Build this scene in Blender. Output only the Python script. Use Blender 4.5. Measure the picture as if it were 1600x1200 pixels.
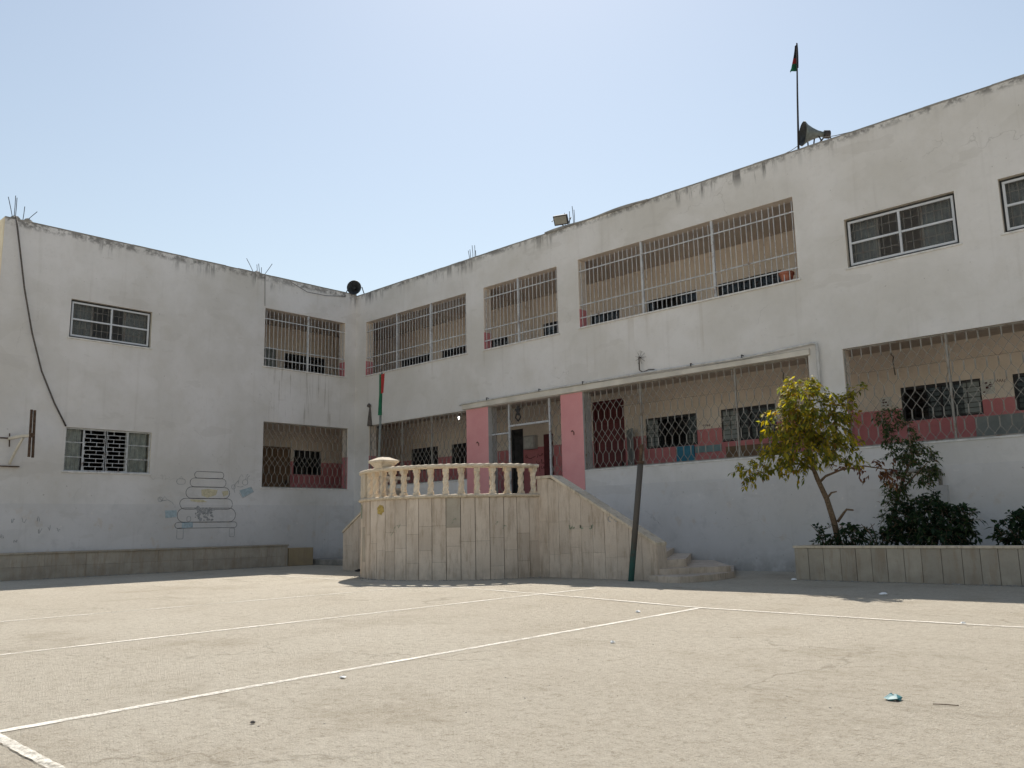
import bpy, bmesh, math, random
import numpy as np
from mathutils import Vector, Matrix
random.seed(7); rng = np.random.default_rng(7)
for o in list(bpy.data.objects): bpy.data.objects.remove(o)
S = bpy.context.scene
R_ = math.radians
# ------------------------------------------------------------------ camera
FPX = 1322.06; PITCH = R_(9.6515); ROLL = R_(-1.1352); AZ = R_(133.3686); EYE = 1.0
fw = Vector((math.cos(PITCH)*math.cos(AZ), math.cos(PITCH)*math.sin(AZ), math.sin(PITCH)))
rt = Vector((math.sin(AZ), -math.cos(AZ), 0)); up = rt.cross(fw)
cr = rt*math.cos(ROLL) + up*math.sin(ROLL); cu = -rt*math.sin(ROLL) + up*math.cos(ROLL)
cam = bpy.data.cameras.new('camera'); camo = bpy.data.objects.new('camera', cam); S.collection.objects.link(camo)
camo.matrix_world = Matrix(((cr.x, cu.x, -fw.x, 0), (cr.y, cu.y, -fw.y, 0), (cr.z, cu.z, -fw.z, EYE), (0, 0, 0, 1)))
cam.sensor_width = 36; cam.lens = FPX/1600*36; cam.clip_end = 3000; cam.clip_start = 0.05
S.camera = camo
S.render.resolution_x = 1024; S.render.resolution_y = 768
# ------------------------------------------------------------------ light
SUN = Vector((-0.513, 0.59, 1.0)).normalized()
EL = math.asin(SUN.z); SAZ = math.atan2(SUN.y, SUN.x)
w = bpy.data.worlds.new('World'); S.world = w; w.use_nodes = True
nt = w.node_tree; sky = nt.nodes.new('ShaderNodeTexSky'); sky.sky_type = 'NISHITA'; sky.sun_disc = False
sky.sun_elevation = EL; sky.sun_rotation = math.pi/2 - SAZ; sky.altitude = 400
sky.air_density = 1.7; sky.dust_density = 0.6; sky.ozone_density = 1.8
bg = nt.nodes['Background']; bg.inputs['Strength'].default_value = 0.091
hsv = nt.nodes.new('ShaderNodeHueSaturation'); hsv.inputs['Saturation'].default_value = 0.70   # hazy, washed out air
nt.links.new(sky.outputs[0], hsv.inputs['Color']); nt.links.new(hsv.outputs[0], bg.inputs['Color'])
sl = bpy.data.lights.new('sun', 'SUN'); sl.energy = 5.0; sl.angle = R_(0.53); sl.color = (1.0, 0.94, 0.85)
so = bpy.data.objects.new('sun', sl); S.collection.objects.link(so)
so.rotation_euler = SUN.to_track_quat('Z', 'Y').to_euler(); so.location = SUN*60
S.view_settings.view_transform = 'Standard'; S.view_settings.look = 'None'
S.view_settings.exposure = 0.35; S.view_settings.gamma = 1.0
S.view_settings.use_curve_mapping = False

YW = 16.91; XW = -23.3; WT = 0.30; DC = 2.4      # wall planes, wall thickness, corridor depth
YB = YW + DC; XB = XW - DC
ROOF = 8.98; FL1 = 1.62; FL2 = 5.10

def at(px, py, Y):
    """point at depth Y (world y) seen along a measured bearing; used to place surveyed points"""
    d = cr*((px-800)/FPX) - cu*((py-600)/FPX) + fw
    return Vector((0, 0, EYE)) + d*(Y/d.y)
def atx(px, py, X):
    d = cr*((px-800)/FPX) - cu*((py-600)/FPX) + fw
    return Vector((0, 0, EYE)) + d*(X/d.x)
def atg(px, py, z=0):
    d = cr*((px-800)/FPX) - cu*((py-600)/FPX) + fw
    return Vector((0, 0, EYE)) + d*((z-EYE)/d.z)
# ------------------------------------------------------------------ materials
MATS = {}
class NB:
    def __init__(s, name):
        s.m = bpy.data.materials.new(name); s.m.use_nodes = True; s.nt = s.m.node_tree
        s.b = s.nt.nodes['Principled BSDF']; s.pos = None; MATS[name] = s.m
    def n(s, t, **k):
        x = s.nt.nodes.new(t)
        for a, v in k.items(): setattr(x, a, v)
        return x
    def l(s, a, b): s.nt.links.new(a, b)
    def P(s):
        if not s.pos: s.pos = s.n('ShaderNodeNewGeometry').outputs['Position']
        return s.pos
    def mapped(s, sc):
        mp = s.n('ShaderNodeMapping'); mp.inputs['Scale'].default_value = sc; s.l(s.P(), mp.inputs[0]); return mp.outputs[0]
    def noise(s, scale, detail=4, rough=.55, sc=(1, 1, 1)):
        x = s.n('ShaderNodeTexNoise'); x.inputs['Scale'].default_value = scale; x.inputs['Detail'].default_value = detail
        x.inputs['Roughness'].default_value = rough; s.l(s.mapped(sc), x.inputs['Vector']); return x.outputs['Fac']
    def ramp(s, f, a, b, inv=False):
        x = s.n('ShaderNodeMapRange'); x.interpolation_type = 'SMOOTHSTEP'
        x.inputs['From Min'].default_value = a; x.inputs['From Max'].default_value = b
        if inv: x.inputs['To Min'].default_value = 1; x.inputs['To Max'].default_value = 0
        s.l(f, x.inputs['Value']); return x.outputs[0]
    def math(s, op, a, b=None):
        x = s.n('ShaderNodeMath', operation=op)
        for i, v in enumerate((a, b)):
            if v is None: continue
            if isinstance(v, (int, float)): x.inputs[i].default_value = v
            else: s.l(v, x.inputs[i])
        return x.outputs[0]
    def axis(s, i):
        x = s.n('ShaderNodeSeparateXYZ'); s.l(s.P(), x.inputs[0]); return x.outputs[i]
    def mix(s, f, a, b):
        x = s.n('ShaderNodeMix', data_type='RGBA')
        if isinstance(f, (int, float)): x.inputs[0].default_value = f
        else: s.l(f, x.inputs[0])
        for i, v in ((6, a), (7, b)):
            if isinstance(v, tuple): x.inputs[i].default_value = (*v, 1)
            else: s.l(v, x.inputs[i])
        return x.outputs[2]
    def col(s, c):
        if isinstance(c, tuple): s.b.inputs['Base Color'].default_value = (*c, 1)
        else: s.l(c, s.b.inputs['Base Color'])
    def bump(s, h, strength, dist=.01):
        x = s.n('ShaderNodeBump'); x.inputs['Strength'].default_value = strength; x.inputs['Distance'].default_value = dist
        s.l(h, x.inputs['Height']); s.l(x.outputs[0], s.b.inputs['Normal'])
    def rough(s, v): s.b.inputs['Roughness'].default_value = v; return s
    def spec(s, v): s.b.inputs['Specular IOR Level'].default_value = v; return s

def simple(name, c, rough=.6, metal=0.0, var=.12, scale=6.0, bump=0.0):
    k = NB(name); n1 = k.noise(scale, 5)
    k.col(k.mix(k.ramp(n1, .3, .7), tuple(x*(1-var) for x in c), tuple(min(1, x*(1+var)) for x in c)))
    k.rough(rough); k.b.inputs['Metallic'].default_value = metal; k.spec(.3)
    if bump: k.bump(k.noise(scale*12, 3), bump, .004)
    return k.m

def plaster(name, base, left):
    k = NB(name); z = k.axis(2)
    big = k.noise(.45, 6, .6); fine = k.noise(9, 5, .65)
    c = k.mix(k.ramp(big, .3, .72), (base[0]*.86, base[1]*.85, base[2]*.81), tuple(min(1, x*1.05) for x in base))
    c = k.mix(k.math('MULTIPLY', k.ramp(k.noise(1.5, 6, .7), .48, .72), .20), c, (base[0]*.74, base[1]*.70, base[2]*.62))
    c = k.mix(k.math('MULTIPLY', k.ramp(fine, .5, .75), .22), c, tuple(x*.75 for x in base))
    # repainted plinth coat, cooler white, scuffed
    pl = 1.83 if left else 1.985
    c = k.mix(k.math('MULTIPLY', k.ramp(z, pl-.006, pl+.006, True), .38), c, (base[0]*.80, base[1]*.81, base[2]*.835))
    sc = k.math('MULTIPLY', k.ramp(k.noise(2.6, 6, .7), .52, .68), k.ramp(z, .6, 3.1, True))
    c = k.mix(k.math('MULTIPLY', sc, .35), c, (.42, .41, .40))
    chips = k.math('MULTIPLY', k.ramp(k.noise(7, 4, .6, (1, 1, 1.4)), .66, .70), k.ramp(z, 2.6, 1.5))
    chips = k.math('MULTIPLY', chips, k.ramp(z, .9, 1.3))
    c = k.mix(k.math('MULTIPLY', chips, .5), c, (.78, .74, .68))
    warm = k.math('MULTIPLY', k.ramp(k.noise(3.2, 4), .60, .72), k.ramp(z, 1.0, 3.4, True))
    c = k.mix(k.math('MULTIPLY', warm, .4), c, (.52, .43, .34))
    # black mould running down from the parapet
    st = (3.2, 3.2, .28)
    m1 = k.ramp(k.noise(1.7, 6, .72, st), .47, .60); m2 = k.ramp(k.noise(.8, 3, .5, (1, 1, .2)), .45, .60)
    dep = k.ramp(z, 8.45, 8.95)
    mould = k.math('MULTIPLY', k.math('MULTIPLY', m1, dep), k.math('ADD', k.math('MULTIPLY', m2, .92), .08))
    edge = k.math('MULTIPLY', k.ramp(z, 8.78, 8.93), k.ramp(k.noise(5, 4, .7), .40, .62))
    mould = k.math('MAXIMUM', mould, k.math('MULTIPLY', edge, .8))
    c = k.mix(k.math('MULTIPLY', mould, .88), c, (.075, .07, .066))
    # faint weather streaks over the whole face
    wk = k.math('MULTIPLY', k.ramp(k.noise(2.0, 5, .6, (2.2, 2.2, .10)), .58, .74), .13)
    c = k.mix(wk, c, (.30, .26, .22))
    if left:   # drips under the upper opening by the corner
        y = k.axis(1)
        box = k.math('MULTIPLY', k.math('MULTIPLY', k.ramp(y, 13.5, 13.9), k.ramp(y, 16.4, 16.1, False)), k.math('MULTIPLY', k.ramp(z, 4.2, 4.7), k.ramp(z, 6.15, 6.05)))
        dr = k.ramp(k.noise(2.2, 5, .7, (3.4, 3.4, .16)), .53, .66)
        c = k.mix(k.math('MULTIPLY', k.math('MULTIPLY', box, dr), .62), c, (.20, .165, .13))
    else:
        sx = k.axis(0)
        d2 = k.math('MULTIPLY', k.ramp(k.noise(1.6, 3, .5, (3, 3, .05)), .60, .66), k.math('MULTIPLY', k.ramp(z, 4.7, 5.2), k.ramp(z, 6.12, 6.04)))
        c = k.mix(k.math('MULTIPLY', k.math('MULTIPLY', d2, k.ramp(k.noise(.35, 2), .45, .6)), .22), c, (.34, .28, .20))
    vo = k.n('ShaderNodeTexVoronoi', feature='DISTANCE_TO_EDGE'); vo.inputs['Scale'].default_value = .42
    nz = k.n('ShaderNodeTexNoise'); nz.inputs['Scale'].default_value = 2.2; nz.inputs['Detail'].default_value = 7; k.l(k.P(), nz.inputs['Vector'])
    ad = k.n('ShaderNodeVectorMath', operation='MULTIPLY_ADD'); k.l(nz.outputs['Color'], ad.inputs[0]); ad.inputs[1].default_value = (.9, .9, .9); k.l(k.P(), ad.inputs[2]); k.l(ad.outputs[0], vo.inputs['Vector'])
    ck = k.math('MULTIPLY', k.ramp(vo.outputs['Distance'], .0, .006, True), k.ramp(k.noise(.5, 3), .53, .62)); c = k.mix(k.math('MULTIPLY', ck, .3), c, (.22, .20, .18))
    rp = k.ramp(k.noise(.75, 3, .4, (1, 1, 1.6)), .60, .612); c = k.mix(k.math('MULTIPLY', rp, .16), c, tuple(min(1, x*1.12) for x in base))
    rp2 = k.ramp(k.noise(.9, 4, .5, (.7, .7, 2.2)), .63, .645); c = k.mix(k.math('MULTIPLY', rp2, .22), c, (base[0]*.72, base[1]*.70, base[2]*.66))
    pk = k.ramp(k.noise(13, 3, .5), .735, .75); c = k.mix(k.math('MULTIPLY', pk, .6), c, (.26, .23, .20))
    # splash dirt along the foot of the wall
    ft = k.math('MULTIPLY', k.ramp(z, .0, .55, True), k.ramp(k.noise(3, 5, .7), .30, .60))
    c = k.mix(k.math('MULTIPLY', ft, .6), c, (.30, .28, .25))
    k.col(c); k.rough(.9).spec(.15)
    h = k.math('ADD', k.math('MULTIPLY', k.noise(60, 4, .6), .5), k.math('MULTIPLY', k.noise(4, 5, .6), 1.2))
    k.bump(h, .35, .012); return k.m
M_R = plaster('white_plaster', (.685, .662, .648), False)
M_L = plaster('white_plaster_wing', (.675, .652, .645), True)
M_END = simple('cream_plaster', (.70, .62, .47), .9, var=.1, scale=1.5)

def corridor(name):
    k = NB(name); z = k.axis(2); n1 = k.noise(1.2, 5); f = k.noise(11, 4)
    cream = k.mix(k.ramp(n1, .3, .7), (.71, .63, .55), (.78, .70, .62))
    pink = k.mix(k.ramp(n1, .3, .7), (.54, .20, .215), (.62, .25, .26))
    e = k.math('ADD', z, k.math('MULTIPLY', k.noise(3, 3), .02))
    d1 = k.ramp(e, 3.43, 3.445, True); d2 = k.math('MULTIPLY', k.ramp(e, 6.63, 6.645, True), k.ramp(z, 4.9, 4.95))
    c = k.mix(k.math('MAXIMUM', d1, d2), cream, pink)
    c = k.mix(k.math('MULTIPLY', k.ramp(f, .5, .8), .2), c, (.2, .16, .13))
    k.col(c); k.rough(.85).spec(.2); k.bump(k.noise(40, 3), .2, .006); return k.m
M_COR = corridor('corridor_paint')
M_CEIL = simple('ceiling_paint', (.58, .52, .46), .9, var=.08, scale=1.0)
M_JAMB = simple('grey_jamb_paint', (.44, .43, .42), .9, var=.1, scale=3)
def pinkpaint():
    k = NB('pink_pillar_paint'); n1 = k.noise(1.5, 5); f = k.noise(14, 5, .7)
    c = k.mix(k.ramp(n1, .3, .7), (.66, .29, .29), (.72, .34, .335))
    c = k.mix(k.math('MULTIPLY', k.ramp(f, .58, .72), .35), c, (.72, .45, .44))
    k.col(c); k.rough(.8).spec(.25); k.bump(k.noise(45, 3), .25, .006); return k.m
M_PINK = pinkpaint()
M_CONC = simple('bare_concrete', (.27, .255, .235), .9, var=.25, scale=3, bump=.4)
M_FASC = simple('cream_concrete', (.60, .55, .47), .88, var=.12, scale=2, bump=.2)
M_SILL = simple('pale_marble_sill', (.62, .60, .57), .6, var=.15, scale=8)
def steel(name, c, amt):
    k = NB(name); n1 = k.noise(5, 4); r = k.ramp(k.noise(7, 6, .75), .56-.06*amt, .66)
    c0 = k.mix(k.ramp(n1, .3, .7), tuple(x*.85 for x in c), tuple(x*1.1 for x in c)); k.col(k.mix(k.math('MULTIPLY', r, .75), c0, (.15, .085, .05))); k.rough(.6).spec(.3); return k.m
M_GRILL = steel('white_painted_steel', (.50, .51, .52), .4)
M_LATT = steel('pale_grey_painted_steel', (.28, .265, .235), 1.0)
M_ALU = simple('white_aluminium', (.56, .575, .60), .4, var=.05, scale=4)
M_DARKF = simple('dark_window_frame', (.045, .045, .05), .6, var=.3)
M_ROOM = simple('dim_room_paint', (.22, .21, .19), .9, var=.1, scale=1)  # dark grey puts the dimness of the rooms into the wall colour
M_CURT = simple('grey_curtain_cloth', (.58, .58, .55), .95, var=.15, scale=7)
M_LENS = simple('dusty_lamp_glass', (.27, .26, .23), .4, var=.15, scale=8)
M_MAROON = simple('maroon_door_paint', (.13, .030, .034), .5, var=.2, scale=4)
M_BROWN = simple('brown_door_paint', (.20, .13, .08), .6, var=.2, scale=4)
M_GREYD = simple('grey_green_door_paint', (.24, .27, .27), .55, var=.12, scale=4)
M_BLUE = simple('blue_board_paint', (.05, .22, .34), .6, var=.15, scale=4)
M_TEAL = simple('blue_grey_sign_paint', (.20, .31, .34), .6, var=.15, scale=4)
M_RUST = simple('rusty_steel', (.10, .065, .045), .85, .3, var=.4, scale=20)
M_RAIL = simple('dark_old_steel', (.055, .05, .05), .7, .4, var=.3, scale=20)
M_HORN = simple('grey_horn_metal', (.15, .165, .155), .55, .3, var=.2, scale=12)
M_HORNIN = simple('dark_horn_mouth', (.05, .055, .06), .6, .2, var=.3, scale=12)
M_CABLE = simple('weathered_cable', (.10, .085, .075), .8, var=.3, scale=20)
M_PIPE = simple('white_conduit', (.52, .51, .49), .6, var=.15, scale=8)
M_SOIL = simple('planter_soil', (.10, .075, .05), 1, var=.4, scale=14, bump=.8)
M_BARK = simple('bark', (.16, .115, .08), .95, var=.35, scale=30, bump=.8)
M_POST = NB('green_post_paint')
k = M_POST; z_ = k.axis(2)
k.col(k.mix(k.ramp(k.math('ADD', z_, k.math('MULTIPLY', k.noise(9, 5), .9)), .55, 1.25), (.035, .12, .11), (.075, .065, .055))); k.rough(.7)
M_POST = k.m
M_WHITEP = simple('white_paper', (.8, .8, .8), .8, var=.05)
M_TURQ = simple('turquoise_plastic', (.06, .19, .21), .5, var=.3, scale=40)
M_TERRA = simple('terracotta', (.32, .12, .075), .8, var=.15, scale=10)
M_INK = simple('faded_dark_paint', (.19, .19, .195), .9, var=.3, scale=15)
M_INKL = simple('faded_grey_paint', (.33, .33, .335), .9, var=.25, scale=15)
M_INKY = simple('faded_yellow_paint', (.58, .52, .36), .9, var=.15, scale=15)
M_INKB = simple('faded_blue_paint', (.38, .46, .50), .9, var=.15, scale=15)
M_INKR = simple('dark_red_lettering', (.055, .012, .014), .8, var=.2)
M_GREEN = simple('green_paint_mark', (.24, .27, .20), .9, var=.3, scale=20)
M_OCHRE = simple('ochre_paint_mark', (.40, .29, .09), .9, var=.3, scale=20)
M_FG = simple('flag_green_cloth', (.012, .105, .055), .9, var=.15, scale=9)
M_FR = simple('flag_red_cloth', (.24, .022, .022), .9, var=.15, scale=9)
M_FB = simple('flag_black_cloth', (.02, .02, .025), .9, var=.2, scale=9)
M_FW = simple('flag_white_cloth', (.7, .7, .7), .9, var=.1, scale=9)
def glassmat(name, tint, f):
    k = NB(name); nt = k.nt
    gl = k.n('ShaderNodeBsdfGlossy'); gl.inputs['Roughness'].default_value = .06; gl.inputs['Color'].default_value = (.9, .93, .95, 1)
    tr = k.n('ShaderNodeBsdfTransparent'); tr.inputs['Color'].default_value = (*tint, 1)
    fr = k.n('ShaderNodeFresnel'); fr.inputs['IOR'].default_value = 1.35
    mx = k.n('ShaderNodeMixShader'); k.l(k.math('ADD', fr.outputs[0], f), mx.inputs[0]); k.l(tr.outputs[0], mx.inputs[1]); k.l(gl.outputs[0], mx.inputs[2])
    k.l(mx.outputs[0], nt.nodes['Material Output'].inputs[0]); return k.m
M_GLASS = glassmat('window_glass', (.80, .82, .82), .0)
def meshscreen():      # insect screen: wires as alpha of a fine weave
    k = NB('insect_screen_mesh'); k.col((.10, .10, .10)); k.rough(.8)
    tr = k.n('ShaderNodeBsdfTransparent'); mx = k.n('ShaderNodeMixShader'); mx.inputs[0].default_value = .33
    k.l(tr.outputs[0], mx.inputs[1]); k.l(k.b.outputs[0], mx.inputs[2]); k.l(mx.outputs[0], k.nt.nodes['Material Output'].inputs[0]); return k.m
M_SCREEN = meshscreen()
def stone(name, a, b, sc=1.0):
    k = NB(name); oi = k.n('ShaderNodeObjectInfo').outputs['Random']
    n1 = k.noise(2.2*sc, 6, .65); n2 = k.noise(26*sc, 5, .7); ve = k.noise(3.0*sc, 6, .75, (2.6, 2.6, .40))
    c = k.mix(k.ramp(n1, .32, .68), a, b)
    c = k.mix(k.math('MULTIPLY', oi, .42), c, tuple(x*.68 for x in a))
    c = k.mix(k.math('MULTIPLY', k.ramp(ve, .46, .66), .48), c, (.27, .195, .13))
    c = k.mix(k.math('MULTIPLY', k.ramp(n2, .60, .72), .35), c, tuple(x*.5 for x in a))
    c = k.mix(k.math('MULTIPLY', k.math('MULTIPLY', k.ramp(k.axis(2), 0, .5, True), k.ramp(k.noise(4, 4), .3, .7)), .4), c, (.19, .16, .13))
    k.col(c); k.rough(.8).spec(.2); k.bump(k.math('ADD', n2, k.math('MULTIPLY', n1, .6)), .6, .010); return k.m
M_STONE = stone('beige_limestone', (.585, .49, .40), (.67, .575, .48))
M_STONE2 = stone('carved_limestone', (.62, .53, .41), (.70, .61, .49), 1.3)
M_STONEY = stone('ochre_limestone', (.36, .28, .17), (.42, .33, .21))
M_STONEG = stone('grey_limestone', (.37, .325, .265), (.45, .40, .33))
M_MORT = simple('dark_mortar', (.15, .13, .105), 1, var=.3, scale=12)
def ground_mat():
    k = NB('dusty_asphalt')
    big = k.noise(.16, 5, .6); mid = k.noise(1.1, 6, .65); fine = k.noise(22, 6, .8); grit = k.noise(75, 4, .75)
    c = k.mix(k.ramp(big, .3, .7), (.49, .437, .352), (.555, .503, .414))
    c = k.mix(k.math('MULTIPLY', k.ramp(mid, .46, .70), .38), c, (.38, .32, .24))
    c = k.mix(k.math('MULTIPLY', k.ramp(fine, .50, .68), .36), c, (.29, .245, .185))
    g2 = k.noise(11, 9, .88); c = k.mix(k.math('MULTIPLY', k.ramp(g2, .50, .60), .50), c, (.30, .25, .19)); c = k.mix(k.math('MULTIPLY', k.ramp(g2, .47, .40), .40), c, (.66, .61, .52))
    g3 = k.noise(38, 4, .8); c = k.mix(k.math('MULTIPLY', k.ramp(g3, .60, .66), .55), c, (.21, .175, .135)); c = k.mix(k.math('MULTIPLY', k.ramp(g3, .39, .34), .6), c, (.66, .62, .54))
    c = k.mix(k.math('MULTIPLY', k.ramp(grit, .56, .66), .7), c, (.62, .58, .51))
    c = k.mix(k.math('MULTIPLY', k.ramp(grit, .44, .34), .5), c, (.20, .17, .135))
    st = k.noise(.9, 6, .7, (.35, 1.5, 1)); c = k.mix(k.math('MULTIPLY', k.ramp(st, .58, .72), .4), c, (.265, .22, .16))
    vo = k.n('ShaderNodeTexVoronoi', feature='DISTANCE_TO_EDGE'); vo.inputs['Scale'].default_value = .33
    nz = k.n('ShaderNodeTexNoise'); nz.inputs['Scale'].default_value = 1.6; nz.inputs['Detail'].default_value = 6; k.l(k.P(), nz.inputs['Vector'])
    ad = k.n('ShaderNodeVectorMath', operation='MULTIPLY_ADD'); k.l(nz.outputs['Color'], ad.inputs[0]); ad.inputs[1].default_value = (1.5, 1.5, 0); k.l(k.P(), ad.inputs[2])
    k.l(ad.outputs[0], vo.inputs['Vector'])
    cr_ = k.math('MULTIPLY', k.ramp(vo.outputs['Distance'], .0, .010, True), k.ramp(k.noise(.4, 3), .46, .56))
    c = k.mix(k.math('MULTIPLY', cr_, .38), c, (.20, .165, .12))
    pt_ = k.math('MULTIPLY', k.ramp(k.noise(.55, 5, .6), .55, .62), k.ramp(k.noise(5, 5, .7), .35, .6)); c = k.mix(k.math('MULTIPLY', pt_, .22), c, (.30, .25, .18))
    pl_ = k.ramp(k.noise(.30, 4, .55), .58, .66); c = k.mix(k.math('MULTIPLY', pl_, .12), c, (.56, .51, .43))
    k.col(c); k.rough(.95).spec(.15)
    k.bump(k.math('ADD', k.math('MULTIPLY', fine, .8), k.math('ADD', grit, g3)), 1.0, .02); return k.m
M_GROUND = ground_mat()
def linepaint():
    k = NB('worn_white_line_paint'); n1 = k.noise(20, 7, .85); n2 = k.noise(1.3, 4)
    k.col(k.mix(k.ramp(n1, .35, .65), (.64, .60, .525), (.74, .71, .64))); k.rough(.9)
    tr = k.n('ShaderNodeBsdfTransparent'); mx = k.n('ShaderNodeMixShader')
    k.l(k.math('MULTIPLY', k.ramp(k.math('ADD', n1, k.math('MULTIPLY', n2, .6)), .66, .98), .9), mx.inputs[0])
    k.l(k.b.outputs[0], mx.inputs[1]); k.l(tr.outputs[0], mx.inputs[2]); k.l(mx.outputs[0], k.nt.nodes['Material Output'].inputs[0]); return k.m
M_LINE = linepaint()
def leafmat(name):
    k = NB(name); at_ = k.n('ShaderNodeAttribute', attribute_name='leafcol'); c = at_.outputs['Color']
    k.l(c, k.b.inputs['Base Color']); k.rough(.6).spec(.2)
    tl = k.n('ShaderNodeBsdfTranslucent'); hs = k.n('ShaderNodeHueSaturation'); hs.inputs['Value'].default_value = 1.8; hs.inputs['Saturation'].default_value = 1.1
    k.l(c, hs.inputs['Color']); k.l(hs.outputs[0], tl.inputs['Color'])
    mx = k.n('ShaderNodeMixShader'); mx.inputs[0].default_value = .5
    k.l(k.b.outputs[0], mx.inputs[1]); k.l(tl.outputs[0], mx.inputs[2]); k.l(mx.outputs[0], k.nt.nodes['Material Output'].inputs[0]); return k.m
M_LEAF = leafmat('leaf')
# ------------------------------------------------------------------ mesh helpers
COL = S.collection; ORG = {}
def attach(o, parent):
    COL.objects.link(o)
    if parent is not None:
        o.parent = parent; o.matrix_parent_inverse = Matrix.Translation(-ORG.get(parent.name, Vector((0, 0, 0))))
    return o
def tag(o, label=None, cat=None, group=None, kind=None):
    for a, v in (('label', label), ('category', cat), ('group', group), ('kind', kind)):
        if v: o[a] = v
    return o
def thing(name, loc, label, cat, group=None):
    o = bpy.data.objects.new(name, None); o.empty_display_size = .2; COL.objects.link(o); o.location = loc
    ORG[o.name] = Vector(loc); return tag(o, label, cat, group)
class MB:
    def __init__(s): s.v = []; s.f = []; s.mi = []
    def quad(s, a, b, c, d, m=0):
        i = len(s.v); s.v += [a, b, c, d]; s.f.append((i, i+1, i+2, i+3)); s.mi.append(m); return s
    def poly(s, pts, m=0):
        i = len(s.v); s.v += list(pts); s.f.append(tuple(range(i, i+len(pts)))); s.mi.append(m); return s
    def hexa(s, p, m=0):           # 8 points: bottom 4 ccw, top 4 ccw
        i = len(s.v); s.v += [tuple(q) for q in p]
        for f in ((3, 2, 1, 0), (4, 5, 6, 7), (0, 1, 5, 4), (1, 2, 6, 5), (2, 3, 7, 6), (3, 0, 4, 7)):
            s.f.append(tuple(i+j for j in f)); s.mi.append(m)
        return s
    def box(s, x0, x1, y0, y1, z0, z1, m=0):
        return s.hexa([(x0, y0, z0), (x1, y0, z0), (x1, y1, z0), (x0, y1, z0), (x0, y0, z1), (x1, y0, z1), (x1, y1, z1), (x0, y1, z1)], m)
    def tube(s, pts, r, n=6, m=0, cap=True):
        pts = [Vector(p) for p in pts]; rs = r if isinstance(r, (list, tuple)) else [r]*len(pts); i0 = len(s.v)
        ref = None
        for k_, p in enumerate(pts):
            t = (pts[min(k_+1, len(pts)-1)] - pts[max(k_-1, 0)]).normalized()
            if ref is None: ref = t.orthogonal().normalized()
            ref = (ref - t*ref.dot(t)).normalized(); b = t.cross(ref)
            for j in range(n):
                a = 2*math.pi*j/n; s.v.append(tuple(p + (ref*math.cos(a) + b*math.sin(a))*rs[k_]))
        for k_ in range(len(pts)-1):
            for j in range(n):
                a = i0+k_*n+j; b_ = i0+k_*n+(j+1) % n
                s.f.append((a, b_, b_+n, a+n)); s.mi.append(m)
        if cap:
            s.f.append(tuple(i0+j for j in reversed(range(n)))); s.mi.append(m)
            s.f.append(tuple(i0+(len(pts)-1)*n+j for j in range(n))); s.mi.append(m)
        return s
    def lathe(s, prof, o, ax, n=20, m=0, mfun=None):   # prof list (dist along axis, radius)
        ax = Vector(ax).normalized(); a = ax.orthogonal().normalized(); b = ax.cross(a); i0 = len(s.v); o = Vector(o)
        for d, r in prof:
            for j in range(n):
                t = 2*math.pi*j/n; s.v.append(tuple(o + ax*d + (a*math.cos(t) + b*math.sin(t))*r))
        for k_ in range(len(prof)-1):
            for j in range(n):
                p = i0+k_*n+j; q = i0+k_*n+(j+1) % n
                s.f.append((p, q, q+n, p+n)); s.mi.append(mfun(k_) if mfun else m)
        return s
    def mesh(s, name, mats, smooth=False):
        me = bpy.data.meshes.new(name); me.from_pydata([tuple(v) for v in s.v], [], s.f)
        for m in (mats if isinstance(mats, (list, tuple)) else [mats]): me.materials.append(m)
        me.polygons.foreach_set('material_index', s.mi)
        if smooth: me.polygons.foreach_set('use_smooth', [True]*len(me.polygons))
        me.update(); return me
    def build(s, name, mats, parent=None, smooth=False, label=None, kind=None):
        o = bpy.data.objects.new(name, s.mesh(name, mats, smooth)); attach(o, parent)
        if label: o['label'] = label
        if kind: o['kind'] = kind
        return o
def inst(name, mesh, loc, parent, rz=0, scale=None):
    o = bpy.data.objects.new(name, mesh); o.location = loc; o.rotation_euler = (0, 0, rz)
    if scale: o.scale = scale
    return attach(o, parent)
def bevel(o, wdt=.008, seg=2):
    b = o.modifiers.new('bevel', 'BEVEL'); b.width = wdt; b.segments = seg; b.limit_method = 'ANGLE'; return o
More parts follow.
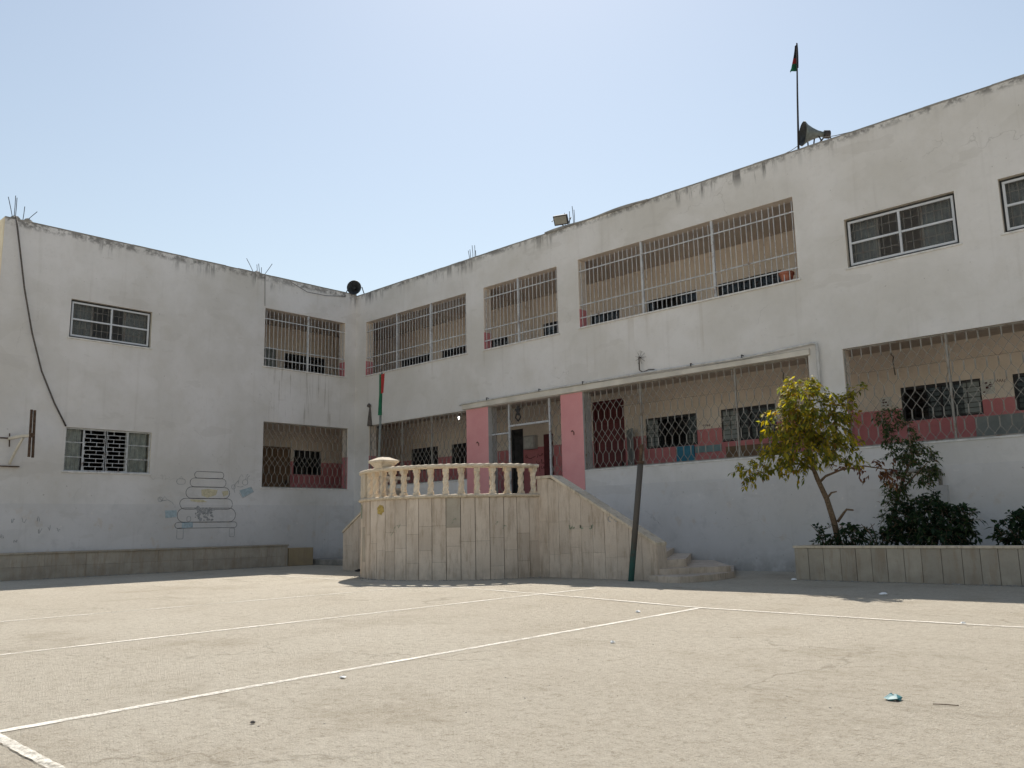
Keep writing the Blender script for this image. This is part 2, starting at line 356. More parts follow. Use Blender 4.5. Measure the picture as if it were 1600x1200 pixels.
# wall coordinate frames: u along the wall, w into the building, z up
def FR(u, w_, z): return (u, YW+w_, z)
def FL(u, w_, z): return (XW-w_, u, z)
def wall(F, u0, u1, z0, z1, holes, w0, w1, ncell=.9, jit=0.0, flip=False):
    """wall slab with rectangular openings: outer face slot 0, inner face and reveals slot 1"""
    us = {u0, u1}; zs = {z0, z1}
    jm = {h[:4]: (h[4] if len(h) > 4 else 1) for h in holes}; holes = [h[:4] for h in holes]
    for a, b, c, d in holes: us |= {a, b}; zs |= {c, d}
    us = sorted(us); fu = []
    for a, b in zip(us, us[1:]):
        n = max(1, int(round((b-a)/ncell))); fu += [a+(b-a)*i/n for i in range(n)]
    fu.append(us[-1]); zs = sorted(zs); mb = MB()
    top = {u: random.uniform(-jit, jit) for u in fu}
    def zz(u, z): return z+top[u] if abs(z-z1) < 1e-6 else z
    def inh(u, z):
        for h in holes:
            if h[0] < u < h[1] and h[2] < z < h[3]: return jm[h]
        return 0
    def q(a, b, c, d, m):
        mb.quad(*((d, c, b, a) if flip else (a, b, c, d)), m)
    for i in range(len(fu)-1):
        ua, ub = fu[i], fu[i+1]; um = (ua+ub)/2
        for j in range(len(zs)-1):
            za, zb = zs[j], zs[j+1]; zm = (za+zb)/2
            if inh(um, zm): continue
            q(F(ua, w0, za), F(ub, w0, za), F(ub, w0, zz(ub, zb)), F(ua, w0, zz(ua, zb)), 0)
            q(F(ub, w1, za), F(ua, w1, za), F(ua, w1, zz(ua, zb)), F(ub, w1, zz(ub, zb)), 1)
            if j == len(zs)-2: q(F(ua, w0, zz(ua, zb)), F(ub, w0, zz(ub, zb)), F(ub, w1, zz(ub, zb)), F(ua, w1, zz(ua, zb)), 0)
            elif inh(um, (zb+zs[j+2])/2): q(F(ua, w0, zb), F(ub, w0, zb), F(ub, w1, zb), F(ua, w1, zb), inh(um, (zb+zs[j+2])/2))
            if j > 0 and inh(um, (zs[j-1]+za)/2): q(F(ua, w1, za), F(ub, w1, za), F(ub, w0, za), F(ua, w0, za), inh(um, (zs[j-1]+za)/2))
            if i == 0 or inh((fu[i-1]+ua)/2, zm): q(F(ua, w1, za), F(ua, w0, za), F(ua, w0, zz(ua, zb)), F(ua, w1, zz(ua, zb)), (inh((fu[i-1]+ua)/2, zm) if i else 1))
            if i == len(fu)-2 or inh((ub+fu[i+2])/2, zm): q(F(ub, w0, za), F(ub, w1, za), F(ub, w1, zz(ub, zb)), F(ub, w0, zz(ub, zb)), (inh((ub+fu[i+2])/2, zm) if i < len(fu)-2 else 1))
    return mb
def fbox(mb, F, u0, u1, w0, w1, z0, z1, m=0):
    p = [F(u0, w0, z0), F(u1, w0, z0), F(u1, w1, z0), F(u0, w1, z0), F(u0, w0, z1), F(u1, w0, z1), F(u1, w1, z1), F(u0, w1, z1)]
    if F is FL or getattr(F, 'mir', False): p = [p[1], p[0], p[3], p[2], p[5], p[4], p[7], p[6]]
    return mb.hexa(p, m)
# ------------------------------------------------------------------ ground and court
gm = MB(); gm.quad((-400, -400, 0), (400, -400, 0), (400, 400, 0), (-400, 400, 0))
ground = tag(gm.build('ground', M_GROUND), kind='structure')
def stripe(pts, wd, z=.004):
    pts = [Vector((p[0], p[1], 0)) for p in pts]; mb = MB(); L = []; 
    fine = []
    for a, b in zip(pts, pts[1:]):
        n = max(1, int((b-a).length/.05)); fine += [a.lerp(b, i/n) for i in range(n)]
    fine.append(pts[-1])
    for i, p in enumerate(fine):
        t = (fine[min(i+1, len(fine)-1)]-fine[max(i-1, 0)]).normalized(); nrm = Vector((-t.y, t.x, 0))
        h = wd/2*(1+random.uniform(-.10, .10)); o_ = nrm*random.uniform(-.004, .004)
        L.append((p+nrm*h+o_, p-nrm*h+o_))
    for (a, b), (c, d) in zip(L, L[1:]):
        mb.quad((b.x, b.y, z), (d.x, d.y, z), (c.x, c.y, z), (a.x, a.y, z))
    return mb
for i, (pts, wd) in enumerate([([(-5.15, 1.2), (-5.28, 3.07), (-5.42, 5.68), (-5.54, 7.81), (-5.62, 9.14)], .07),
                               ([(-8.40, .4), (-8.58, 5.77), (-8.76, 9.3), (-8.80, 11.25)], .075),
                               ([(-11.74, 1.4), (-11.79, 5.34), (-11.82, 9.9)], .06),
                               ([(1.5, 9.1), (-3.4, 9.06), (-5.66, 9.19), (-7.83, 9.66), (-9.59, 9.98), (-11.3, 10.2), (-13.6, 10.5), (-17.8, 10.85)], .07),
                               ([(2.5, 1.40), (-2.5, 1.43), (-5.15, 1.475)], .06)]):
    tag(stripe(pts, wd, .004+.001*i).build('painted_court_line', M_LINE, ground))
# ------------------------------------------------------------------ school building
B = thing('school_building', (XW, YW, 0), 'two storey white plastered school with barred verandas and pink entrance pillars', 'building')
UP = [(-22.71, -17.80, 6.12, 7.96), (-17.05, -14.23, 6.10, 7.96), (-13.49, -7.50, 6.12, 7.97)]
WINR = [(-6.44, -4.33, 6.11, 7.15), (-3.58, -1.47, 6.11, 7.15)]
LOW = [(-22.50, -17.82, 2.40, 4.42), (-17.82, -13.48, FL1, 4.43), (-13.48, -7.43, 2.41, 4.44), (-6.70, -.75, 2.44, 4.46)]
wall(FR, XW, 5, -.1, ROOF, UP+[h+(2,) for h in WINR]+LOW, 0, WT, jit=.007).build('facade_wall', [M_R, M_COR, M_FASC], B)
UPL = (13.46, 16.48, 6.11, 7.97); LOL = (13.51, 16.64, 2.36, 4.38)
WUL = (7.77, 9.92, 6.17, 7.21); WLL = (7.86, 10.08, 2.66, 3.80); YEND = 6.07
wall(FL, YEND, YW, -.1, ROOF+.06, [UPL, LOL, WUL+(2,), WLL+(2,)], 0, WT, jit=.007, flip=False).build('facade_wall', [M_L, M_COR, M_FASC], B)
mb = MB(); mb.box(XW-9, XW-.004, YEND-.02, YEND+.28, -.1, ROOF+.05); mb.build('end_wall', M_END, B)
# plinth coat: a second coat of render standing slightly proud, with a ragged top edge
def plinth(F, u0, u1, z, name='plinth'):
    mb = MB(); n = int((u1-u0)/.25); zs = [z+random.uniform(-.008, .008) for _ in range(n+1)]
    for i in range(n):
        a, b = u0+(u1-u0)*i/n, u0+(u1-u0)*(i+1)/n; t = .014
        mb.quad(F(a, -t, 0), F(b, -t, 0), F(b, -t, zs[i+1]), F(a, -t, zs[i])); mb.quad(F(a, -t, zs[i]), F(b, -t, zs[i+1]), F(b, -.0005, zs[i+1]), F(a, -.0005, zs[i]))
    return mb.build(name, M_R if F is FR else M_L, B)
plinth(FR, -13.45, 5, 1.98); plinth(FL, YEND+.02, YW-.05, 1.83)
# shell: slabs, corridor walls, rooms
mb = MB(); mb.box(XW-9, 5, YW+WT+.001, 26, 8.10, 8.80); mb.box(XW-9, XW-WT-.001, YEND+.3, YW+WT, 8.10, 8.80); mb.build('roof_slab', M_CEIL, B)
mb = MB(); mb.box(XW-9, 5, YW+WT+.001, 26, 4.74, FL2); mb.box(XW-9, XW-WT-.001, YEND+.3, YW+WT, 4.74, FL2); mb.build('floor_slab', M_CEIL, B)
mb = MB(); mb.box(XW-9, 5, YW+.02, 26, FL1-.4, FL1); mb.box(XW-9, XW-WT-.001, YEND+.3, YW+.02, FL1-.4, FL1); mb.build('floor_slab', M_CONC, B)
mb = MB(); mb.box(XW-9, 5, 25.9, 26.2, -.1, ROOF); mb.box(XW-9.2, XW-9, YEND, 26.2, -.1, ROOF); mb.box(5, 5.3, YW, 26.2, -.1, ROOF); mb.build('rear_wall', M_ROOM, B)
mb = MB()
for z0, z1 in ((FL1, 4.74), (FL2, 8.10)):
    mb = MB(); mb.box(XB+.2, XW-WT, 12.9, 13.2, z0, z1); mb.build('partition_wall', M_COR, B)
mb = MB(); mb.box(-7.2, -6.95, YW+WT, YB, FL2, 8.1); mb.build('partition_wall', M_COR, B)
# corridor back walls with their doors and windows (w measured from the facade plane)
BWL = [(-23.2, -21.8, 3.03, 3.82), (-21.1, -19.7, 3.03, 3.82), (-18.32, -17.81, FL1, 4.05), (-15.05, -13.93, FL1, 4.55), (-13.22, -11.62, 3.05, 3.88),
       (-10.9, -9.4, 3.05, 3.88), (-6.45, -4.85, 3.13, 3.88), (-4.25, -2.65, 3.13, 3.88)]
BWU = [(-23.8, -22.2, 6.0, 7.16), (-21.55, -19.75, 6.0, 7.15), (-19.15, -18.35, 6.0, 7.10), (-16.85, -15.9, 6.0, 7.22), (-15.0, -13.95, 6.0, 7.16), (-13.0, -11.4, 6.0, 7.18), (-10.75, -9.0, 6.0, 7.18)]
def FRB(u, w_, z): return (u, YB+w_, z)
def FLB(u, w_, z): return (XB-w_, u, z)
FLB.mir = True
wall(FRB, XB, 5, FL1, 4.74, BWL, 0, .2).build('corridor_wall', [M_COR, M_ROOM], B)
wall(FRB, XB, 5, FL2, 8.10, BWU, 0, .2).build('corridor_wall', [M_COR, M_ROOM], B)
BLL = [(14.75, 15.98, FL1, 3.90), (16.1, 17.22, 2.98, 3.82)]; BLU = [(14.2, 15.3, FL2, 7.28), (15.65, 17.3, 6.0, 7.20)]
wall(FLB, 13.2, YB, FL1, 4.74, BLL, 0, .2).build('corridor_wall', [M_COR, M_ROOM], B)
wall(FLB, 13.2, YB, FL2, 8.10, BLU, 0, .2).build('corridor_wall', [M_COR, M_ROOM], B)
# conduit line along the corridor wall
mb = MB(); mb.tube([(-14, YB-.012, 4.34), (-11, YB-.012, 4.325), (-8, YB-.012, 4.34), (-4, YB-.012, 4.33), (3, YB-.012, 4.34)], .012, 5); mb.build('surface_wire', M_CEIL, B)
# ---- window kinds
def corridor_window(F, h, nb=7, glass_side=None):
    u0, u1, z0, z1 = h; f = MB(); t = .045
    for a, b, c, d in ((u0, u1, z0, z0+t), (u0, u1, z1-t, z1), (u0, u0+t, z0+t, z1-t), (u1-t, u1, z0+t, z1-t), ((u0+u1)/2-t/2, (u0+u1)/2+t/2, z0+t, z1-t)):
        fbox(f, F, a, b, .05, .10, c, d)
    o = f.build('window', M_DARKF, B)
    for a, b in ((u0+t, (u0+u1)/2-t/2), ((u0+u1)/2+t/2, u1-t)):
        g = MB(); fbox(g, F, a, b, .075, .081, z0+t, z1-t); g.build('pane', M_GLASS, o)
    g = MB()
    for i in range(nb):
        z = z0+(z1-z0)*(i+.5)/nb; fbox(g, F, u0, u1, .012, .024, z-.006, z+.006)
    for i in range(1, 6):
        u = u0+(u1-u0)*i/6; fbox(g, F, u-.006, u+.006, .0, .012, z0, z1)
    g.build('security_bars', M_DARKF, o)
    return o
for i, h in enumerate(BWL):
    if h[2] > 2.5: corridor_window(FRB, h)
for h in BWU: corridor_window(FRB, h)
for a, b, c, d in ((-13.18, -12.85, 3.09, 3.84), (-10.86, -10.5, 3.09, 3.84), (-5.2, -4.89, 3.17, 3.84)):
    q = MB(); q.box(a, b, YB+.028, YB+.045, c, d); q.build('grey_pane_panel', M_GREYD, B)  # opaque grey panels stand in for lighter panes; the last paints in a reflection
corridor_window(FLB, BLL[1]); corridor_window(FLB, BLU[1])
def door(F, h, mat, transom=None, name='door', rec=.06, label=None):
    u0, u1, z0, z1 = h; mb = MB(); fr = .06
    for a, b, c, d in ((u0, u0+fr, z0, z1), (u1-fr, u1, z0, z1), (u0+fr, u1-fr, z1-fr, z1)): fbox(mb, F, a, b, rec-.03, rec+.06, c, d)
    zt = transom or z1-fr
    if transom: fbox(mb, F, u0+fr, u1-fr, rec-.03, rec+.06, zt-.03, zt+.03)
    o = mb.build(name, mat, B, label=label)
    lf = MB(); zt2 = zt-.03 if transom else zt
    fbox(lf, F, u0+fr, u1-fr, rec+.01, rec+.05, z0, zt2); n = 3
    for i in range(n):
        a = z0+.12+(zt2-z0-.12)*i/n; b = z0+(zt2-z0)*(i+1)/n-.08; fbox(lf, F, u0+fr+.1, u1-fr-.1, rec-.004, rec+.009, a, b)
    l_ = lf.build('door_leaf', mat, o)
    hb = MB(); fbox(hb, F, u1-fr-.09, u1-fr-.06, rec-.05, rec, z0+1.0, z0+1.14); hb.build('handle', M_RAIL, o)
    if transom:
        tb = MB(); nb = int((u1-u0)/.09)
        for i in range(1, nb): a = u0+(u1-u0)*i/nb; fbox(tb, F, a-.008, a+.008, rec-.01, rec+.006, zt+.03, z1-fr)
        fbox(tb, F, u0+fr, u1-fr, rec+.03, rec+.035, zt+.03, z1-fr); tb.build('transom_bars', mat, o)
    return o
door(FRB, (-15.05, -13.93, FL1, 4.55), M_MAROON, 3.95, label='maroon double height classroom door')
door(FLB, BLL[0], M_BROWN); door(FLB, BLU[0], M_GREYD)
# open grey leaf beside the maroon door, boards and notices on the corridor wall
mb = MB(); mb.hexa([(-13.86, YB-.02, FL1), (-13.42, YB-.40, FL1), (-13.39, YB-.37, FL1), (-13.83, YB+.01-.012, FL1), (-13.86, YB-.02, 3.62), (-13.42, YB-.40, 3.62), (-13.39, YB-.37, 3.62), (-13.83, YB+.01-.012, 3.62)]); mb.build('open_door_leaf', M_GREYD, B)
for nm, m, a, b, c, d in [('blue_board', M_BLUE, -12.27, -11.72, 2.55, 3.04), ('wall_board', M_TEAL, -11.69, -10.93, 2.83, 3.0), ('notice_board', M_GREYD, -5.02, -2.3, 2.68, 3.08), ('parapet_board', M_BROWN, -10.8, -9.3, 2.45, 2.92)]:
    q = MB(); q.box(a, b, YB-.035, YB-.004, c, d); q.build(nm, m, B)
def poster(u, z, wd, ht, seed):
    r = random.Random(seed); q = MB(); q.box(u-wd/2, u+wd/2, YB-.008, YB-.003, z-ht/2, z+ht/2); o = q.build('poster', M_CURT, B)
    k_ = MB()
    for i in range(7):
        a = u+r.uniform(-.4, .2)*wd; c = z+r.uniform(-.4, .3)*ht; k_.box(a, a+r.uniform(.1, .25)*wd, YB-.0115, YB-.0085, c, c+r.uniform(.05, .16)*ht)
        k_.build('print', M_INKR, o); k_ = MB()
poster(-6.78, 3.60, .24, .22, 1); poster(-4.72, 3.68, .26, .30, 2)
# ---- barred upper verandas
BARM = MB(); BARM.box(-.0068, .0068, -.0068, .0068, 0, 1); BARM = BARM.mesh('bar', M_GRILL)
MULM = MB(); MULM.box(-.028, .028, -.028, .028, 0, 1); MULM = MULM.mesh('mullion', M_GRILL)
def grille(F, h, muls, first=.0, name='window_grille'):
    u0, u1, z0, z1 = h; w_ = .045; mb = MB()
    for z in (z1-.33, z0+.60, z0+.26): fbox(mb, F, u0-.0, u1+.0, w_-.022, w_-.009, z-.014, z+.014)
    o = mb.build(name, M_GRILL, B); n = int((u1-u0)/.136)
    for i in range(n):
        u = u0+(u1-u0)*(i+.5)/n
        if any(abs(u-m) < .05 for m in muls): continue
        dz = random.uniform(0, .012); p = F(u+random.uniform(-.008, .008), w_, z0+.01); bo = inst('bar', BARM, p, o, scale=(1, 1, z1-z0-.09+dz)); bo.rotation_euler = (random.gauss(0, .003), random.gauss(0, .003), random.uniform(-.3, .3))
    for m in muls: inst('mullion', MULM, F(m, w_, z0+.002), o, scale=(1, 1, z1-z0-.004))
    return o
grille(FR, UP[0], [-21.10, -19.43]); grille(FR, UP[1], [-15.70]); grille(FR, UP[2], [-11.50, -9.51])
grille(FL, UPL, [15.05])
# sills
def sill(F, u0, u1, z, proj=.035):
    mb = MB(); fbox(mb, F, u0-.05, u1+.05, -proj, WT+.02, z-.035, z+.006); return bevel(mb.build('sill', M_SILL, B), .005)
for h in UP: sill(FR, h[0], h[1], h[2])
sill(FL, UPL[0], UPL[1], UPL[2]); sill(FL, LOL[0], LOL[1], LOL[2], .02)
for h in WINR: sill(FR, h[0], h[1], h[2], .02)
sill(FL, WUL[0], WUL[1], WUL[2], .03); sill(FL, WLL[0], WLL[1], WLL[2], .03)
for h in (LOW[0], LOW[2], LOW[3]): sill(FR, h[0]+.05, h[1]-.05, h[2], .012)
# ---- scroll lattice on the ground floor verandas
def lattice(F, u0, u1, z0, z1, frame=True, pitch=.094, r=.0052, w_=.05):
    mb = MB(); n = int((u1-u0)/pitch); p = (u1-u0)/n
    seq = []; z = z0; sgn = 1; hold = [.015, .015, .17, .17]; i = 0; diag = .11
    z -= .07
    while z < z1:
        seq.append((z, sgn)); z += hold[i % 4]; seq.append((z, sgn)); z += diag; sgn = -sgn; i += 1
    seq.append((z, sgn))
    def off(zq):
        for (a, s1), (b, s2) in zip(seq, seq[1:]):
            if a <= zq <= b: return s1+(s2-s1)*(zq-a)/max(1e-6, b-a)
        return 0
    zs = [z0]+[q for q, _ in seq if z0 < q < z1]+[z1]; am = p/2-.006
    for k_ in range(n+1):
        s_ = 1 if k_ % 2 else -1; i0 = len(mb.v)
        for zq in zs:
            u = min(max(u0+k_*p+s_*am*off(zq), u0+.004), u1-.004)
            for a, b in ((-r, -r), (r, -r), (r, r), (-r, r)): mb.v.append(F(u+a, w_+b, zq))
        for j in range(len(zs)-1):
            for q in range(4):
                a = i0+j*4+q; b = i0+j*4+(q+1) % 4; mb.f.append((a, b, b+4, a+4)); mb.mi.append(0)
    return tag(mb.build('scroll_lattice', M_LATT, B), kind='stuff')
def lowgrille(F, h, posts):
    u0, u1, z0, z1 = h; e = [u0]+posts+[u1]
    for a, b in zip(e, e[1:]): lattice(F, a+.02, b-.02, z0+.01, z1-.015)
    for q in posts: inst('lattice_post', MULM, F(q, .05, z0+.004), B, scale=(.62, .62, z1-z0-.006)).data = POSTM
    mb = MB()
    for a, b, c, d in ((u0+.002, u1-.002, z0+.012, z0+.034), (u0+.002, u1-.002, z1-.03, z1-.008), (u0+.002, u0+.022, z0+.034, z1-.03), (u1-.022, u1-.002, z0+.034, z1-.03)): fbox(mb, F, a, b, .036, .064, c, d)
    mb.build('lattice_frame', M_LATT, B)
POSTM = MB(); POSTM.box(-.028, .028, -.028, .028, 0, 1); POSTM = POSTM.mesh('lattice_post', M_LATT)
lowgrille(FR, LOW[0], [-20.83, -19.41]); lowgrille(FR, LOW[2], [-11.72, -9.17]); lowgrille(FR, LOW[3], [-4.76, -2.6])
lowgrille(FL, LOL, [])
# ---- entrance: pink pillars, gate frame
for a, b in ((-17.82, -16.92), (-14.22, -13.48)):
    mb = MB(); z0, z1 = 1.92, 4.425; y0, y1 = YW-.012, YW+.34
    mb.quad((a, y0, z0), (b, y0, z0), (b, y0, z1), (a, y0, z1), 0); mb.quad((b, y0, z0), (b, y1, z0), (b, y1, z1), (b, y0, z1), 1)
    mb.quad((a, y1, z0), (a, y0, z0), (a, y0, z1), (a, y1, z1), 1); mb.quad((b, y1, z0), (a, y1, z0), (a, y1, z1), (b, y1, z1), 1)
    mb.quad((a, y0, z0), (a, y1, z0), (b, y1, z0), (b, y0, z0), 1)
    o = mb.build('pillar', [M_PINK, M_JAMB], B); q = MB(); q.box(a+.002, b-.002, YW-.004, YW+.34, FL1, 1.92); q.build('pillar_base', M_R, o)
    u = (a+b)/2; q = MB(); q.tube([(u-.02, YW-.03, 3.42), (u+.03, YW-.05, 3.45), (u+.06, YW-.02, 3.40), (u+.05, YW-.012, 3.33)], .012, 5); q.build('bracket_stub', M_RUST, o)
g0, g1 = -16.92, -14.22; mb = MB()
for u in (-16.22, -14.72): fbox(mb, FR, u-.025, u+.025, .10, .15, FL1, 4.42)
fbox(mb, FR, -16.195, -14.745, .10, .15, 3.78, 3.83); fbox(mb, FR, g0+.005, -16.245, .105, .145, 3.60, 3.64)
fbox(mb, FR, g0+.005, g1-.005, .105, .145, 4.385, 4.42) if False else None
mb.build('gate_frame', M_GRILL, B)
lattice(FR, g0+.02, -16.25, FL1+.02, 4.40, w_=.125); lattice(FR, -14.69, g1-.02, FL1+.02, 4.40, w_=.125); lattice(FR, -16.19, -14.75, 3.84, 4.40, w_=.125)
# dark ornament hanging in the transom
mb = MB(); c_ = Vector((-15.85, YW+.09, 4.13))
for a in (-1, 1): mb.tube([c_+Vector((a*.10, 0, .14)), c_+Vector((a*.03, 0, .02)), c_+Vector((a*.10, 0, -.12)), c_+Vector((0, 0, -.22))], .022, 5)
mb.tube([c_+Vector((0, 0, .2)), c_+Vector((0, 0, -.05))], .04, 6); mb.build('gate_ornament', M_RAIL, B)
# things in the hall behind the gate
FH = FRB
mb = MB(); mb.box(-17.67, -17.20, YB-.16, YB-.004, 3.37, 3.79); o = bevel(mb.build('meter_box', M_JAMB, B), .01)
mb = MB(); mb.box(-17.62, -17.25, YB-.165, YB-.1605, 3.41, 3.75); mb.build('cover', M_CURT, o)
door(FRB, BWL[2], M_DARKF, 3.82, name='doorway')
mb = MB(); mb.box(-16.92, -16.58, YB-.05, YB-.004, FL1, 3.78); mb.build('maroon_panel', M_MAROON, B)
# red lettering brushed on the pink dado, three lines
def strokes(lines, mp, wd, mb=None):
    mb = mb or MB()
    for ln in lines:
        P = [Vector((a, b)) for a, b in ln]; L = []
        for i, p in enumerate(P):
            t = (P[min(i+1, len(P)-1)]-P[max(i-1, 0)]); t = t.normalized() if t.length > 0 else Vector((1, 0)); n_ = Vector((-t.y, t.x))*wd/2*random.uniform(.75, 1.2)
            L.append((p+n_, p-n_))
        for (a, b), (c, d) in zip(L, L[1:]): mb.quad(mp(*b), mp(*d), mp(*c), mp(*a))
    return mb
def mp_hall(a, b):          # drawing units: x 370..750 , y 570..930 (downwards)
    p = at(790+a/12, 660+b/12, YB); return (p.x, YB-.004, p.z)
TXT = [[(708, 590), (690, 582), (676, 596), (690, 612), (706, 604)], [(690, 606), (664, 622), (640, 630), (636, 610)], [(636, 628), (650, 632)], [(612, 585), (606, 630), (594, 662)],
       [(560, 628), (548, 650), (530, 640), (520, 662), (500, 655), (486, 680), (440, 676), (412, 660)], [(412, 662), (384, 668), (376, 640), (396, 624), (408, 640), (402, 664)], [(396, 606), (404, 612)], [(378, 620), (384, 624)],
       [(756, 735), (748, 762), (716, 768), (706, 742)], [(706, 768), (684, 764), (676, 690)], [(650, 735), (640, 768), (606, 772), (582, 748), (580, 728)], [(612, 738), (618, 744)], [(726, 780), (732, 786)],
       [(745, 812), (738, 850), (716, 862), (704, 840), (718, 826), (726, 850)], [(700, 862), (672, 864), (668, 820)], [(640, 830), (640, 890), (644, 925)], [(610, 850), (596, 872), (570, 868)]]
let = strokes(TXT[4:5], mp_hall, 9).build('lettering', M_INKR, B, label='dark red brushed Arabic lettering on the pink hall wall')
for ln in TXT[:4]+TXT[5:]: strokes([ln], mp_hall, 9).build('letter_stroke', M_INKR, let)
def mp_cor(Y0):
    def f(a, b): p = at(a, b, YB); return (p.x, YB-.004, p.z)
    return f
for ln in [[(1547+i*4, 594), (1549+i*4, 597), (1551+i*4, 592)] for i in range(6)]+[[(1098+i*3, 664), (1099.5+i*3, 666), (1100+i*3, 663)] for i in range(4)]: strokes([ln], mp_cor(0), 1.0).build('letter_stroke', M_INKR, B)
# ---- concrete eyebrow and conduit above the ground floor openings
mb = MB(); xs = np.linspace(-17.95, -7.38, 28)
for a, b in zip(xs, xs[1:]):
    t = lambda x: 4.575+.035*math.sin((x+18)*.5)*.6
    mb.hexa([(a, YW-.07, 4.445), (b, YW-.07, 4.445), (b, YW-.0005, 4.445), (a, YW-.0005, 4.445), (a, YW-.055, t(a)), (b, YW-.055, t(b)), (b, YW-.0005, t(b)+.03), (a, YW-.0005, t(a)+.03)])
mb.build('concrete_eyebrow', M_FASC, B)
mb = MB(); yp = YW-.06
mb.tube([(-18.02, yp-.03, 4.575), (-17.9, yp-.01, 4.61), (-16.9, yp, 4.615), (-15, yp, 4.625), (-13.4, yp, 4.625), (-11.7, yp, 4.64), (-10.2, yp, 4.62), (-8.9, yp, 4.60), (-7.9, yp, 4.64), (-7.27, yp, 4.67), (-7.21, yp, 4.64), (-7.20, yp, 4.5), (-7.20, yp, 3.4), (-7.21, yp, 2.06)], .028, 8)
pp = mb.build('conduit_pipe', M_PIPE, B, smooth=True)
for x in (-16.9, -14.9, -13.4, -10.2, -8.9):
    q = MB(); q.tube([(x, YW-.001, 4.66), (x, yp-.035, 4.67), (x+.01, yp-.04, 4.60)], .012, 5); q.build('pipe_clip', M_RAIL, pp)
mb = MB(); mb.tube([(-11.62, YW-.001, 5.03), (-11.62, YW-.10, 5.04), (-11.60, YW-.12, 4.95), (-11.63, YW-.08, 4.72), (-11.55, YW-.06, 4.66)], .016, 6); mb.tube([(-11.55, YW-.06, 4.66), (-11.38, YW-.05, 4.70), (-11.22, YW-.05, 4.68)], .012, 5)
for i in range(9): a = 2*math.pi*i/9; mb.tube([(-11.62, YW-.05, 5.03), (-11.62+.16*math.cos(a), YW-.02, 5.03+.16*math.sin(a))], .004, 4)
mb.build('broken_lamp_bracket', M_CABLE, B)
mb = MB(); mb.tube([(-22.42, YW-.02, 4.40), (-22.42, YW-.03, 4.75), (-22.42, YW-.03, 5.02)], [.10, .055, .02], 8); mb.lathe([(-.07, .01), (-.04, .07), (.02, .06), (.07, .01)], (-22.42, YW-.07, 5.08), (0, 0, 1), 8); mb.build('lamp_bracket', M_CABLE, B)
mb = MB(); mb.lathe([(-.035, .004), (-.025, .022), (.0, .03), (.03, .018), (.06, .012)], (-18.33, YW+.16, 4.27), (0, 0, -1), 12); bl = mb.build('lamp_bulb', M_FW, B)
k = NB('lit_bulb'); k.col((.9, .9, .9)); k.b.inputs['Emission Color'].default_value = (1, .97, .9, 1); k.b.inputs['Emission Strength'].default_value = 3; bl.data.materials[0] = k.m
# meter pipe on the planter wall
mb = MB(); p1 = at(1440, 729, YW); yy = YW-.05
mb.tube([(p1.x-.7, yy, 1.90), (p1.x+.27, yy, 1.93), (p1.x+.32, yy, 1.89), (p1.x+.32, yy, 1.62)], .035, 8); o = mb.build('drain_pipe', M_CONC, B, smooth=True)
mb = MB(); mb.box(p1.x+.26, p1.x+.44, YW-.14, YW-.016, 1.18, 1.62); mb.build('pipe_box', M_JAMB, o)
# hooks hanging from the corridor ceiling
for x in (-8.95, -6.42):
    mb = MB(); mb.tube([(x, YB-.5, 4.735), (x+.02, YB-.5, 4.55), (x+.06, YB-.5, 4.50), (x+.04, YB-.5, 4.40), (x+.06, YB-.5, 4.1)], .013, 5); mb.build('hanging_hook', M_RAIL, B)
